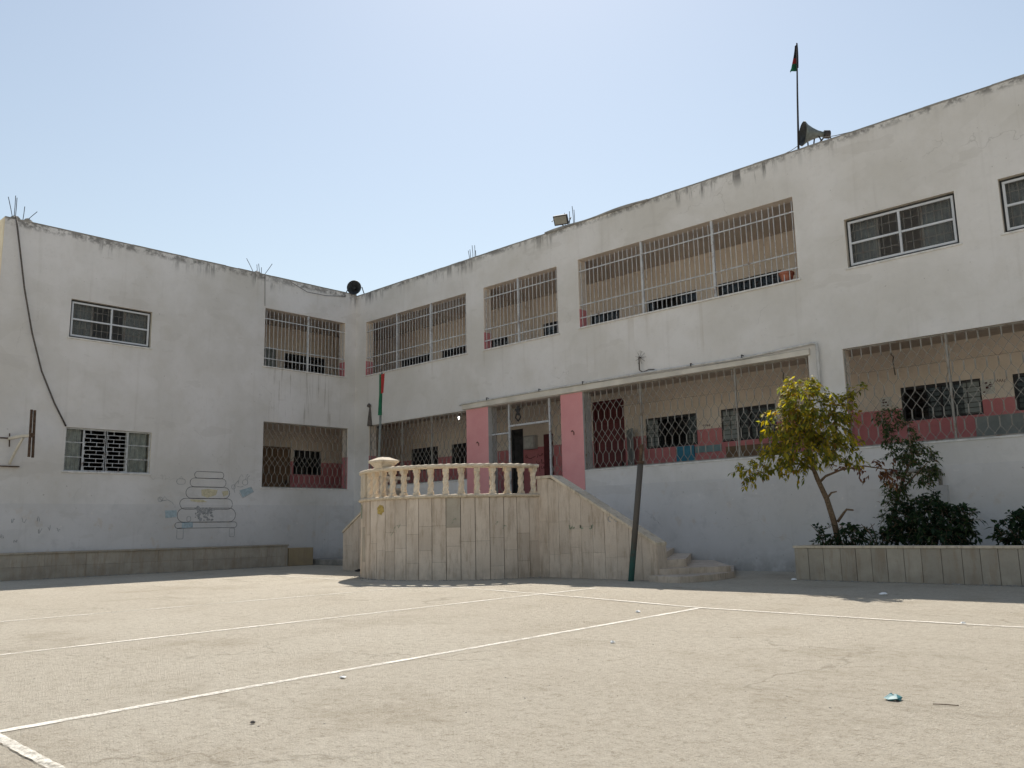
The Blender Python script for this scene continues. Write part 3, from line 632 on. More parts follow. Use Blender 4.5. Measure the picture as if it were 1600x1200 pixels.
# ---- classroom windows
def classroom(F, h, style):
    u0, u1, z0, z1 = h; um = (u0+u1)/2; zm = (z0+z1)/2
    f = MB(); t = .042; e = .045
    for a, b, c, d in ((u0+e, u1-e, z0+.055, z0+.055+t), (u0+e, u1-e, z1-.055-t, z1-.055), (u0+e, u0+e+t, z0+.055+t, z1-.055-t), (u1-e-t, u1-e, z0+.055+t, z1-.055-t)): fbox(f, F, a, b, .06, .10, c, d)
    fbox(f, F, um-t/2, um+t/2, .055, .10, z0+.055+t, z1-.055-t)
    for a, b in ((u0+e+t, um-t/2), (um+t/2, u1-e-t)): fbox(f, F, a, b, .06, .10, zm-.02, zm+.02)
    o = f.build('window', M_ALU, B); d_ = MB()
    fbox(d_, F, u0+.001, u1-.001, .11, .20, z0+.001, z0+.06); fbox(d_, F, u0+.001, u1-.001, .11, .20, z1-.06, z1-.001); fbox(d_, F, u0+.001, u0+.05, .11, .20, z0+.06, z1-.06); fbox(d_, F, u1-.05, u1-.001, .11, .20, z0+.06, z1-.06)
    d_.build('dark_frame', M_DARKF, o)
    s_ = MB(); s_.quad(F(u0+e, .095, z0+.06), F(u1-e, .095, z0+.06), F(u1-e, .095, z1-.06), F(u0+e, .095, z1-.06)); s_.build('insect_screen', M_SCREEN, o)
    bm_ = MB(); n = 15
    for i in range(1, n): u = u0+(u1-u0)*i/n; fbox(bm_, F, u-.006, u+.006, .122, .134, z0+.06, z1-.06)
    for z in (z0+.3, z1-.25): fbox(bm_, F, u0+.05, u1-.05, .136, .144, z-.008, z+.008)
    bm_.build('inner_bars', M_LATT, o)
    for a, b in ((u0+.05, u0+.05+(u1-u0)*.26), (u1-.05-(u1-u0)*.30, u1-.05)):
        g = MB(); fbox(g, F, a, b, .165, .171, z0+.06, z1-.06); g.build('pane', M_GLASS, o)
        c = MB(); n = 16
        for i in range(n):
            ua, ub = a+(b-a)*i/n, a+(b-a)*(i+1)/n; wa = .27+.03*math.sin(i*1.9); wb = .27+.03*math.sin((i+1)*1.9)
            c.quad(F(ua, wa, z0-.1), F(ub, wb, z0-.1), F(ub, wb, z1+.1), F(ua, wa, z1+.1))
        c.build('curtain', M_CURT, o, smooth=True)
        v = MB(); fbox(v, F, b-.02 if a < um else a, b+.02 if a < um else a+.04, .155, .185, z0+.06, z1-.06); v.build('sash_stile', M_LATT, o)
    return o
for h in WINR: classroom(FR, h, 0)
classroom(FL, WUL, 0)
def brickgrille(F, h):
    u0, u1, z0, z1 = h; f = MB(); L = u1-u0; a1 = u0+L*.21; a2 = u0+L*.72
    for a, b, c, d in ((u0+.005, u1-.005, z0+.005, z0+.035), (u0+.005, u1-.005, z1-.035, z1-.005), (u0+.005, u0+.03, z0+.035, z1-.035), (u1-.03, u1-.005, z0+.035, z1-.035), (a1-.018, a1+.018, z0+.035, z1-.035), (a2-.018, a2+.018, z0+.035, z1-.035)): fbox(f, F, a, b, .05, .085, c, d)
    for z in (z0+(z1-z0)/3, z0+(z1-z0)*2/3):
        fbox(f, F, u0+.03, a1-.018, .05, .07, z-.01, z+.01); fbox(f, F, a2+.018, u1-.03, .05, .07, z-.01, z+.01)
    o = f.build('window', M_GRILL, B); g = MB(); n = 10; mid = (a1+a2)/2
    for i in range(n+1):
        z = z0+.04+(z1-z0-.08)*i/n; fbox(g, F, a1+.018, mid-.03, .055, .069, z-.007, z+.007); fbox(g, F, mid+.03, a2-.018, .055, .069, z-.007, z+.007)
        if i < n:
            dz = (z1-z0-.08)/n
            for s0, s1 in ((a1, mid-.03), (mid+.03, a2)):
                for q in ((.32, .95) if i % 2 else (.62, .06)): u = s0+(s1-s0)*q; fbox(g, F, u-.007, u+.007, .056, .068, z+.007, z+dz-.007)
    fbox(g, F, mid-.03, mid-.016, .05, .075, z0+.035, z1-.035); fbox(g, F, mid+.016, mid+.03, .05, .075, z0+.035, z1-.035); g.build('brick_pattern_bars', M_GRILL, o)
    for a, b in ((u0+.03, a1), (a2, u1-.03)):
        p = MB(); fbox(p, F, a, b, .15, .156, z0, z1); p.build('pane', M_GLASS, o); c = MB(); n = 14
        for i in range(n):
            ua, ub = a+(b-a)*i/n, a+(b-a)*(i+1)/n; wa = .22+.02*math.sin(i*1.9); wb = .22+.02*math.sin((i+1)*1.9)
            c.quad(F(ua, wa, z0-.05), F(ub, wb, z0-.05), F(ub, wb, z1+.05), F(ua, wa, z1+.05))
        c.build('curtain', M_CURT, o, smooth=True)
brickgrille(FL, WLL)
# ---- painted mural on the wing wall (faded outline of a stacked hive with buckets)
def mp_m(a, b):
    y = 10.12+.00219*a; z = 3.07-.00204*b; return (XW+(.017 if z < 1.845 else .003), y, z)
def rr(x0, x1, y0, y1, r, n=5):
    P = []
    for cx_, cy_, a0 in ((x1-r, y0+r, -90), (x1-r, y1-r, 0), (x0+r, y1-r, 90), (x0+r, y0+r, 180)):
        for i in range(n+1): a = R_(a0+90*i/n); P.append((cx_+r*math.cos(a), cy_+r*math.sin(a)))
    return P+[P[0]]
HIVE = [rr(572, 980, 145, 238, 44), rr(515, 1015, 238, 360, 58), rr(465, 1072, 362, 520, 75), rr(388, 1118, 522, 672, 74), rr(360, 1165, 655, 850, 92), rr(335, 1190, 850, 930, 38)]
mur = strokes(HIVE[4:5], mp_m, 8).build('mural', M_INK, B, label='faded painted outline of a stacked beehive with bees and buckets')
for ln in HIVE[:4]+HIVE[5:]: strokes([ln], mp_m, 8).build('hive_outline', M_INK, mur)
def fill(P, m, nm, dx=.0015):
    mb = MB(); mb.poly([tuple(Vector(mp_m(*p))+Vector((dx, 0, 0))) for p in P][::-1]); return mb.build(nm, m, mur)
fill([(670, 400), (760, 385), (900, 400), (880, 470), (760, 510), (680, 480)], M_INKY, 'yellow_patch'); fill([(960, 420), (1050, 405), (1055, 460), (985, 490)], M_INKY, 'yellow_patch'); fill([(520, 535), (700, 540), (760, 570), (640, 575), (540, 560)], M_INKY, 'yellow_patch')
q = MB(); r_ = random.Random(3)
for i in range(70):
    a = 600+270*r_.random(); b = 640+190*r_.random(); s_ = r_.uniform(8, 26); pts = [(a+s_*r_.uniform(.6, 1.2)*math.cos(t), b+s_*r_.uniform(.6, 1.2)*math.sin(t)) for t in np.linspace(0, 5.2, 6)]
    q.poly([tuple(Vector(mp_m(*p))+Vector((.0008+i*.00002, 0, 0))) for p in pts][::-1])
q.build('dark_patch', M_INKL, mur)
fill([(1215, 400), (1380, 345), (1430, 410), (1265, 500)], M_INKB, 'blue_box'); fill([(200, 690), (350, 685), (355, 775), (210, 790)], M_INKB, 'blue_box'); fill([(425, 855), (570, 850), (575, 920), (430, 930)], M_INKB, 'blue_box')
for ln in [[(1215, 430), (1265, 510), (1430, 415), (1385, 340)], rr(1255, 1335, 240, 320, 38), [(1300, 235), (1310, 190), (1335, 155)], [(1325, 240), (1335, 200), (1362, 180)], [(1195, 300), (1205, 220), (1240, 165), (1262, 200)], [(1195, 255), (1150, 310), (1130, 360), (1145, 430)], [(1175, 340), (1230, 350), (1270, 340)], rr(1100, 1150, 320, 380, 22)]: strokes([ln], mp_m, 7).build('bee_outline', M_INKL, mur)
for ln in [rr(335, 450, 255, 330, 35), [(370, 250), (395, 220), (415, 260)], [(120, 520), (160, 560), (230, 545), (290, 580), (330, 650)], rr(105, 160, 510, 570, 24), [(150, 560), (190, 500), (220, 540)], rr(490, 540, 770, 840, 22), rr(365, 450, 930, 1075, 18), rr(1085, 1160, 940, 1060, 18), [(200, 690), (210, 790), (350, 775)]]: strokes([ln], mp_m, 7).build('bee_outline', M_INKL, mur)
sc = MB()
for px, py in ((20, 815), (38, 812), (58, 811), (75, 825), (92, 826), (3, 838), (62, 829), (24, 845)):
    P = []
    for i in range(6): p = atx(px+random.uniform(-4, 4), py+random.uniform(-5, 5), XW+.017); P.append((p.y, p.z))
    P.sort(); strokes([P], lambda a, b: (XW+.017, a, b), .015).build('scribble', M_INKL, B)
# ---- rebar stubs left standing on the parapet
def rebar(pts, name='rebar'):
    mb = MB(); mb.tube(pts, .009, 5); return mb.build(name, M_RAIL, B)
def bunch(base, tips, blob=.07):
    base = Vector(base)
    for dx, tip in tips: rebar([base+Vector(dx), base+Vector(dx)+Vector(tip)*.5+Vector((.01, 0, 0)), base+Vector(dx)+Vector(tip)])
    mb = MB(); r_ = random.Random(int(base.x*10))
    mb.lathe([(-.06, .10), (.02, .12), (.06, .08), (.08, .01)], base, (0, 0, 1), 7); mb.v = [(a+r_.uniform(-.03, .03), b+r_.uniform(-.03, .03), c+r_.uniform(-.02, .02)) for a, b, c in mb.v]; mb.build('broken_concrete', M_CONC, B)
bunch((XW-.12, 6.33, ROOF+.09), [((0, -.06, 0), (0, -.14, .55)), ((0, -.03, 0), (.02, -.01, .62)), ((0, .0, 0), (0, .0, .58)), ((-.02, .18, 0), (0, .02, .40)), ((-.02, .24, 0), (0, .26, .34))])
bunch((XW-.1, 6.62, ROOF+.08), [((0, .02, 0), (0, .01, .12))])
bunch((XW-.12, 13.2, ROOF+.07), [((0, -.12, 0), (0, -.26, .42)), ((0, 0, 0), (0, -.02, .30)), ((0, .08, 0), (0, -.04, .34)), ((0, .14, 0), (0, 0, .24)), ((0, .24, 0), (0, .28, .44))])
bunch((-17.6, YW+.12, ROOF-.03), [((-.14, 0, 0), (-.06, 0, .36)), ((-.1, 0, 0), (-.03, 0, .38)), ((0, 0, 0), (-.03, 0, .48)), ((.08, 0, 0), (.0, 0, .46)), ((.1, .02, 0), (-.01, 0, .30))])
bunch((-13.75, YW+.2, ROOF), [((-.3, 0, 0), (0, 0, .5)), ((-.15, 0, 0), (.02, 0, .5)), ((0, 0, 0), (-.03, 0, .62)), ((.03, 0, 0), (0, 0, .5))])
mb = MB(); xs = np.linspace(-14.6, -11.2, 18)       # lip of screed on the parapet
for a, b in zip(xs, xs[1:]):
    h0 = .03+.02*math.sin(a*3); h1 = .03+.02*math.sin(b*3); mb.hexa([(a, YW-.03, ROOF-.02), (b, YW-.03, ROOF-.02), (b, YW+.25, ROOF-.02), (a, YW+.25, ROOF-.02), (a, YW-.03, ROOF+h0), (b, YW-.03, ROOF+h1), (b, YW+.25, ROOF+h1), (a, YW+.25, ROOF+h0)])
mb.build('parapet_screed', M_CONC, B)
mb = MB(); n = 60
for F, u0, u1 in ((FR, XW, 5), (FL, YEND, YW-.01)):
    us = np.linspace(u0, u1, int((u1-u0)/.4)+1)
    top = ROOF+.012 if F is FR else ROOF+.072
    for a, b in zip(us, us[1:]):
        ha, hb = top+random.uniform(-.006, .008), top+random.uniform(-.006, .008)
        fbox(mb, F, a, b, -.002-random.random()*.006, WT+.02, top-.03, max(ha, hb))
mb.build('parapet_cap', M_CONC, B)
# ------------------------------------------------------------------ entrance terrace with balustrade and stairs
T = thing('entrance_terrace', (-14.17, 13.45, 0), 'round fronted stone clad terrace with twisted balusters and two side stairs before the entrance', 'terrace')
TC = Vector((-14.17, 13.45)); TR = 2.40; ZT = 1.67; ZR = 2.30; YS = 13.20
def pol(th, r, z): return (TC.x+r*math.cos(th), TC.y+r*math.sin(th), z)
A0, A1 = R_(-184), R_(-5)
mb = MB(); n = 60; ths = [A0+(A1-A0)*i/n for i in range(n+1)]
for a, b in zip(ths, ths[1:]):
    mb.quad(pol(a, TR-.03, 0), pol(b, TR-.03, 0), pol(b, TR-.03, ZT-.05), pol(a, TR-.03, ZT-.05))
    mb.poly([(TC.x, TC.y, FL1), pol(a, TR-.03, FL1), pol(b, TR-.03, FL1)])
mb.box(TC.x-2.35, -13.42, TC.y-.001, YW-.016, FL1-.3, FL1-.004)
mb.build('terrace_core', M_MORT, T)
mb = MB(); mb.poly([pol(t, TR-.2, FL1+.004) for t in ths]+[(-13.42, TC.y+.05, FL1+.004), (-13.42, YW-.016, FL1+.004), (TC.x-2.38, YW-.016, FL1+.004)]); mb.build('paving', M_STONE, T)
def slab_arc(t0, t1, z0, z1, proud, mat):
    mb = MB(); r0, r1 = TR-.03, TR+proud; tm = (t0+t1)/2; b = .004
    for a, c in ((t0, tm), (tm, t1)): mb.hexa([pol(a, r1, z0), pol(c, r1, z0), pol(c, r0, z0), pol(a, r0, z0), pol(a, r1, z1), pol(c, r1, z1), pol(c, r0, z1), pol(a, r0, z1)])
    return mb.build('cladding_slab', mat, T)
dth = R_(7.0); th = A1; ci = 0; rs = random.Random(11); gap = .006/TR
while th > A0+dth:
    t1 = th-gap; t0 = th-dth+gap; zj = [0.0]
    first = rs.uniform(.25, .75) if ci % 2 else rs.uniform(.55, .95)
    zj.append(first)
    while zj[-1] < ZT-.55: zj.append(zj[-1]+rs.uniform(.34, .75))
    zj[-1] = ZT-.05 if len(zj) > 2 else zj[-1]
    if zj[-1] < ZT-.06: zj.append(ZT-.05)
    for a, b in zip(zj, zj[1:]): slab_arc(t0, t1, a+.002, b-.002, rs.uniform(-.003, .004), M_STONEG if rs.random() < .06 else M_STONE)
    th -= dth; ci += 1
# rope mouldings and rails
def rope_arc(r, z, rad, a0, a1, name, mat, lobes=3, turns=None):
    L = abs(a1-a0)*r; n = int(L/.018); mb = MB(); m = 9; i0 = 0; tw = L/.16
    for i in range(n+1):
        th = a0+(a1-a0)*i/n
        for j in range(m):
            ph = 2*math.pi*j/m; q = rad*(1+.20*math.cos(lobes*(ph+2*math.pi*tw*i/n/lobes*1.0)))
            mb.v.append(pol(th, r+q*math.cos(ph), z+q*math.sin(ph)))
    for i in range(n):
        for j in range(m):
            a = i*m+j; b = i*m+(j+1) % m; mb.f.append((a, b, b+m, a+m)); mb.mi.append(0)
    return mb.build(name, mat, T, smooth=True)
def ring(r0, r1, z0, z1, a0, a1, name, mat):
    mb = MB(); n = max(4, int(abs(a1-a0)/R_(3)))
    for i in range(n):
        a, b = a0+(a1-a0)*i/n, a0+(a1-a0)*(i+1)/n
        mb.quad(pol(a, r1, z0), pol(b, r1, z0), pol(b, r1, z1), pol(a, r1, z1)); mb.quad(pol(b, r0, z0), pol(a, r0, z0), pol(a, r0, z1), pol(b, r0, z1))
        mb.quad(pol(a, r1, z1), pol(b, r1, z1), pol(b, r0, z1), pol(a, r0, z1)); mb.quad(pol(a, r0, z0), pol(b, r0, z0), pol(b, r1, z0), pol(a, r1, z0))
    for a, s in ((a0, 1), (a1, -1)):
        q = [pol(a, r0, z0), pol(a, r1, z0), pol(a, r1, z1), pol(a, r0, z1)]; mb.quad(*(q if s > 0 else q[::-1]))
    return mb.build(name, mat, T)
BA0, BA1 = R_(-183), R_(-6)
ring(TR-.22, TR+.03, ZT-.05, ZT+.01, BA0, BA1, 'base_course', M_STONE2)
rope_arc(TR+.025, ZT-.012, .032, BA0, BA1, 'rope_moulding', M_STONE2)
ring(TR-.20, TR+.02, ZR-.075, ZR, BA0, BA1, 'handrail', M_STONE2)
rope_arc(TR+.015, ZR-.035, .034, BA0, BA1, 'rope_moulding', M_STONE2)
# twisted baluster
mb = MB(); hB = ZR-.075-(ZT+.01); n = 26; m = 12; prof = []
mb.box(-.062, .062, -.062, .062, 0, .055); mb.box(-.062, .062, -.062, .062, hB-.075, hB)
i0 = len(mb.v)
for i in range(n+1):
    f = i/n; z = .055+(hB-.13)*f; base = .056
    for j in range(m):
        ph = 2*math.pi*j/m; q = base*(1+.16*math.cos(3*ph-2*math.pi*1.5*f*1.6)); 
        if f < .06 or f > .94: q = .066
        mb.v.append((q*math.cos(ph), q*math.sin(ph), z))
for i in range(n):
    for j in range(m):
        a = i0+i*m+j; b = i0+i*m+(j+1) % m; mb.f.append((a, b, b+m, a+m)); mb.mi.append(0)
BALM = mb.mesh('baluster', M_STONE2)
for k_ in range(22):
    th = R_(-7.38-7.846*k_)
    if R_(-127) < th < R_(-111): continue
    o = inst('baluster', BALM, pol(th, TR-.085, ZT+.01), T, rz=th+random.uniform(-.3, .3))
ring(TR-.20, TR+.012, ZT+.01, ZR-.075, R_(-127), R_(-111), 'balustrade_pier', M_STONE2)
# heavy cap standing on the rail over a doubled post
TH = R_(-93.5); pcx, pcy, _z = pol(TH, TR-.09, 0)
def sq(mb, h0, z0, h1, z1):
    e = [(-1, -1), (1, -1), (1, 1), (-1, 1)]; ca, sa = math.cos(TH), math.sin(TH)
    mb.hexa([(pcx+h*(a*ca-b*sa), pcy+h*(a*sa+b*ca), z) for h, z in ((h0, z0), (h1, z1)) for a, b in e])
mb = MB(); sq(mb, .135, ZR-.01, .15, ZR+.02); sq(mb, .15, ZR+.021, .205, ZR+.10); mb.build('cap_neck', M_STONE2, T)
mb = MB(); sq(mb, .225, ZR+.101, .245, ZR+.15); sq(mb, .245, ZR+.151, .09, ZR+.225); bevel(mb.build('rail_cap', M_STONE2, T), .01)
# side stair walls (right one flat then sloping; left one mirrored)
def stairwall(xa, xb, xe, ztop, zend, sgn):
    """xa terrace end, xb where the slope starts, xe foot; clad both as vertical slabs"""
    def top(x): return ztop if (x-xb)*sgn <= 0 else ztop+(zend-ztop)*(x-xb)/(xe-xb)
    core = MB(); lo, hi = min(xa, xe), max(xa, xe)
    P = sorted({xa, xb, xe})
    for a, b in zip(P, P[1:]):
        core.hexa([(a, YS+.03, 0), (b, YS+.03, 0), (b, YS+.27, 0), (a, YS+.27, 0), (a, YS+.03, top(a)-.06), (b, YS+.03, top(b)-.06), (b, YS+.27, top(b)-.06), (a, YS+.27, top(a)-.06)])
    core.build('stair_wall_core', M_STONEG, T)
    x = xa; i = 0
    while (xe-x)*sgn > .03:
        x2 = x+sgn*min(.285, abs(xe-x)); 
        if abs(xe-x2) < .08: x2 = xe
        ta, tb = top(x+sgn*.003)-.06, top(x2-sgn*.003)-.06; a, b = (x+sgn*.003, x2-sgn*.003); 
        if sgn < 0: a, b, ta, tb = b, a, tb, ta
        zj = [0.0]+([rs.uniform(.3, .7)] if min(ta, tb) > .9 else []); 
        if min(ta, tb) > 1.25: zj.append(rs.uniform(.95, 1.15))
        pr = rs.uniform(0, .005)
        for q, z0 in enumerate(zj):
            last = q == len(zj)-1; za = ta if last else zj[q+1]-.002; zb = tb if last else zj[q+1]-.002; z0 += .002
            mb = MB(); mb.hexa([(a, YS-pr, z0), (b, YS-pr, z0), (b, YS+.029, z0), (a, YS+.029, z0), (a, YS-pr, za), (b, YS-pr, zb), (b, YS+.029, zb), (a, YS+.029, za)]); mb.build('cladding_slab', M_STONE, T)
        x = x2; i += 1
    e = MB(); x0, x1 = (xe, xe+.025*sgn); x0, x1 = min(x0, x1), max(x0, x1); e.box(x0+.0005, x1, YS-.004, YS+.28, .002, top(xe)-.06); e.build('end_slab', M_STONE, T)
    for a, b in ((xa, xb), (xb, xe+.03*sgn)):
        n = max(1, int(abs(b-a)/.62+.5))
        for i in range(n):
            p, q = a+(b-a)*i/n, a+(b-a)*(i+1)/n; tp, tq = top(p) if i else top(a), top(q)
            if p > q: p, q, tp, tq = q, p, tq, tp
            p += .0015; q -= .0015
            mb = MB(); mb.hexa([(p, YS-.035, tp-.058), (q, YS-.035, tq-.058), (q, YS+.30, tq-.058), (p, YS+.30, tp-.058), (p, YS-.035, tp), (q, YS-.035, tq), (q, YS+.30, tq), (p, YS+.30, tp)]); mb.build('coping', M_STONE2, T)
stairwall(TC.x+2.36, -11.40, -8.93, 2.05, .70, 1)
stairwall(TC.x-2.36, -16.95, -18.60, 2.02, 1.03, -1)
# steps: treads climb towards the terrace, the two lowest swing round in a curve
YE = YW-.016
STEPS = [(.11, [(-8.935, 12.93), (-8.74, 12.87), (-8.45, 12.82), (-8.24, 12.88), (-8.12, 13.2), (-8.07, 13.6), (-8.10, 14.1), (-8.22, 14.7), (-9.45, YE), (-11.6, YE), (-11.6, 13.49), (-8.935, 13.49)]),
         (.215, [(-8.93, 13.22), (-8.80, 13.2), (-8.66, 13.6), (-8.50, 14.05), (-8.30, 14.42), (-8.24, 14.62), (-9.95, YE), (-11.6, YE), (-11.6, 13.49), (-8.93, 13.49)]),
         (.36, [(-8.99, 13.49), (-8.90, 13.8), (-8.86, 14.05), (-10.5, YE), (-11.6, YE), (-11.6, 13.49)]),
         (.48, [(-9.16, 13.49), (-9.12, 13.75), (-10.95, YE), (-11.6, YE), (-11.6, 13.49)])]
for i in range(7): x = -11.6-.26*i; STEPS.append((.48+(FL1-.48)*(i+1)/7, [(x, 13.49), (x, YE), (-13.42, YE), (-13.42, 13.49)]))
zb = 0.0
for z1, prof in STEPS:
    mb = MB(); mb.poly([(x, y, z1) for x, y in prof])
    for a, b in zip(prof, prof[1:]+prof[:1]): mb.quad((a[0], a[1], max(0, zb-.02)), (b[0], b[1], max(0, zb-.02)), (b[0], b[1], z1), (a[0], a[1], z1))
    bevel(mb.build('step', M_STONE, T), .012); zb = z1
rise = .18
for i in range(7):
    mb = MB(); x = -18.5+.27*i; z = .18+rise*(i+1); mb.box(x, TC.x-2.3, YS+.285, YW-.016, z-rise, z-.004*i*0); mb.build('step', M_STONE, T)
# brushed marks on the cladding
def mp_t(th_, z): return pol(R_(th_), TR+.006, z)
mk = MB()
for t0, z0 in ((-30, 1.08), (-26, 1.02), (-50, 1.15), (-82, 1.0), (-79, 1.08), (-84, .95), (-101, .82)):
    strokes([sorted((t0+random.uniform(-1.3, 1.3), z0+random.uniform(-.07, .07)) for _ in range(6))], lambda a, b: mp_t(a, b), .02).build('brush_mark', M_GREEN, T)
for a in (-10.9, -10.65, -10.4): strokes([sorted((a+random.uniform(-.07, .07), 1.0+random.uniform(-.05, .05)) for _ in range(6))], lambda u, z: (u, YS-.008, z), .03).build('brush_mark', M_GREEN, T)
for a in (-9.95, -9.8): strokes([[(a+.05*math.cos(t), 1.13+.05*math.sin(t)) for t in np.linspace(0, 5, 7)]], lambda u, z: (u, YS-.008, z), .018).build('brush_mark', M_INKL, T)
mk = MB(); r_ = random.Random(5)
mk.poly([mp_t(-93+3.2*math.cos(t)*r_.uniform(.7, 1.1), 1.42+.12*math.sin(t)*r_.uniform(.7, 1.1)) for t in np.linspace(0, 6, 16)]); mk.build('ochre_mark', M_OCHRE, T)
mk = MB(); mk.quad(mp_t(-121.5, 1.28), mp_t(-117.5, 1.25), mp_t(-117.5, 1.56), mp_t(-121.5, 1.58)); mk.build('green_mark', M_GREEN, T)
# ------------------------------------------------------------------ low stone seat along the wing, kerb step
SB = thing('low_wall', (-22.75, 10.2, 0), 'low beige stone block wall running along the foot of the left wing', 'low wall')
mb = MB(); mb.box(XW+.0145, -22.79, YEND+.1, 14.12, 0, .60); mb.build('wall_core', M_MORT, SB)
y = YEND+.05; i = 0
while y < 14.1:
    L_ = min(rs.uniform(.7, 1.3), 14.13-y)
    for z0, z1 in ((0.003, .30), (.304, .60)):
        o_ = 0 if z0 < .1 else .0; mb = MB(); mb.box(-22.80, -22.75-rs.uniform(0, .006), y+.002, y+L_-.002, z0, z1); mb.build('block', M_STONEG, SB)
    y += L_
y = YEND+.05
while y < 14.1:
    L_ = min(rs.uniform(1.0, 1.6), 14.15-y); mb = MB(); mb.box(XW+.0145, -22.72, y+.002, y+L_-.002, .602, .645); bevel(mb.build('coping', M_STONEG, SB), .006); y += L_
mb = MB(); mb.box(XW+.0145, -22.76, 14.17, 15.03, 0, .53); o = bevel(mb.build('stone_block', M_STONEY, None), .012)
tag(o, 'short ochre stone block at the end of the low wall near the corner', 'stone block')
mb = MB(); mb.box(XW+.0145, -18.6, 15.15, YW-.02, 0, .17); o = bevel(mb.build('kerb_step', M_CONC), .015); tag(o, kind='structure')
# ------------------------------------------------------------------ planter
PL = thing('planter', (-3.4, 14.52, 0), 'long stone clad planter box against the right wall', 'planter')
YP = 14.52; XP0, XP1 = -6.91, 3.2
mb = MB(); mb.box(XP0+.02, XP1, YP+.02, YP+.12, 0, .54); mb.box(XP0+.02, XP0+.12, YP+.12, YW-.016, 0, .54); mb.build('planter_core', M_MORT, PL)
x = XP0
while x < XP1-.05:
    L_ = min(rs.choice([.26, .27, .25, .30]), XP1-x); mb = MB(); mb.box(x+.004, x+L_-.004, YP-rs.uniform(0, .007), YP+.019, .003, .545); mb.build('cladding_slab', M_STONEG, PL); x += L_
y = YP+.02
while y < YW-.05:
    L_ = min(.28, YW-.018-y); mb = MB(); mb.box(XP0-.003, XP0+.019, y+.0025, y+L_-.0025, .003, .545); mb.build('cladding_slab', M_STONE, PL); y += L_
x = XP0-.02
while x < XP1:
    L_ = min(.9, XP1-x); mb = MB(); mb.box(x+.002, x+L_-.002, YP-.022, YP+.15, .548, .592); bevel(mb.build('coping', M_STONE2, PL), .006); x += L_
mb = MB(); mb.box(XP0-.02, XP0+.13, YP+.152, YW-.018, .548, .590); mb.build('coping', M_STONE2, PL)
mb = MB(); mb.quad((XP0+.1, YP+.1, .50), (XP1, YP+.1, .50), (XP1, YW-.016, .50), (XP0+.1, YW-.016, .50)); mb.build('soil', M_SOIL, PL)
# ------------------------------------------------------------------ vegetation
def leaf_mesh(name, pos, dirs, size, cols, wide=.36, droop=.35):
    n = len(pos); d = dirs/np.linalg.norm(dirs, axis=1, keepdims=True)
    upv = np.tile(np.array([0, 0, 1.0]), (n, 1))+rng.normal(0, .45, (n, 3)); s = np.cross(d, upv); s /= np.linalg.norm(s, axis=1, keepdims=True)+1e-9
    nrm = np.cross(s, d); L = size[:, None]
    m_ = pos+d*L*.45-np.array([0, 0, 1])*L*droop*.12; tip = pos+d*L*.95-np.array([0, 0, 1])*L*droop*.5
    V = np.stack([pos, m_+s*L*wide*.5+nrm*L*.07, m_, m_-s*L*wide*.5+nrm*L*.07, tip], 1).reshape(-1, 3)
    b = np.arange(n)[:, None]*5
    F = np.concatenate([b+np.array([[0, 2, 1]]), b+np.array([[0, 3, 2]]), b+np.array([[1, 2, 4]]), b+np.array([[2, 3, 4]])], 1).reshape(-1, 3)
    me = bpy.data.meshes.new(name); me.vertices.add(len(V)); me.vertices.foreach_set('co', V.ravel()); me.loops.add(F.size); me.loops.foreach_set('vertex_index', F.ravel().astype(np.int32))
    me.polygons.add(len(F)); me.polygons.foreach_set('loop_start', np.arange(0, F.size, 3, dtype=np.int32)); me.update(calc_edges=True); me.validate()
    a = me.attributes.new('leafcol', 'FLOAT_COLOR', 'POINT'); cc = np.ones((len(V), 4)); cc[:, :3] = np.repeat(cols, 5, 0); a.data.foreach_set('color', cc.ravel())
    me.materials.append(M_LEAF); return me
def palette(n, cols, wts):
    c = np.array(cols)[rng.choice(len(cols), n, p=np.array(wts)/sum(wts))]; return c*rng.uniform(.75, 1.25, (n, 1))
def twigs(blobs, per, leaves, length, lsize, hang):
    """short twigs scattered in the blobs; leaves set alternately along each"""
    P = []; D = []; tw = []
    for (c, r, wgt) in blobs:
        c = np.array(c); r = np.array(r)
        for _ in range(int(per*wgt)):
            v = rng.normal(size=3); v /= np.linalg.norm(v); q = c+v*r*rng.uniform(.45, 1.0)**.6
            o = v*.7+np.array([0, 0, .25])+rng.normal(0, .4, 3); o /= np.linalg.norm(o); ln = length*rng.uniform(.6, 1.3)
            pts = [q+o*ln*t-np.array([0, 0, 1])*ln*.35*t*t for t in (0, .5, 1)]; tw.append(pts)
            for i in range(leaves):
                t = (i+.6)/leaves; p = q+o*ln*t-np.array([0, 0, 1])*ln*.35*t*t; sd = rng.normal(0, 1, 3); sd -= o*sd.dot(o); sd /= np.linalg.norm(sd)
                P.append(p+rng.normal(0, .006, 3)); D.append(o*.5+sd*.8-np.array([0, 0, hang]))
    return np.array(P), np.array(D), tw
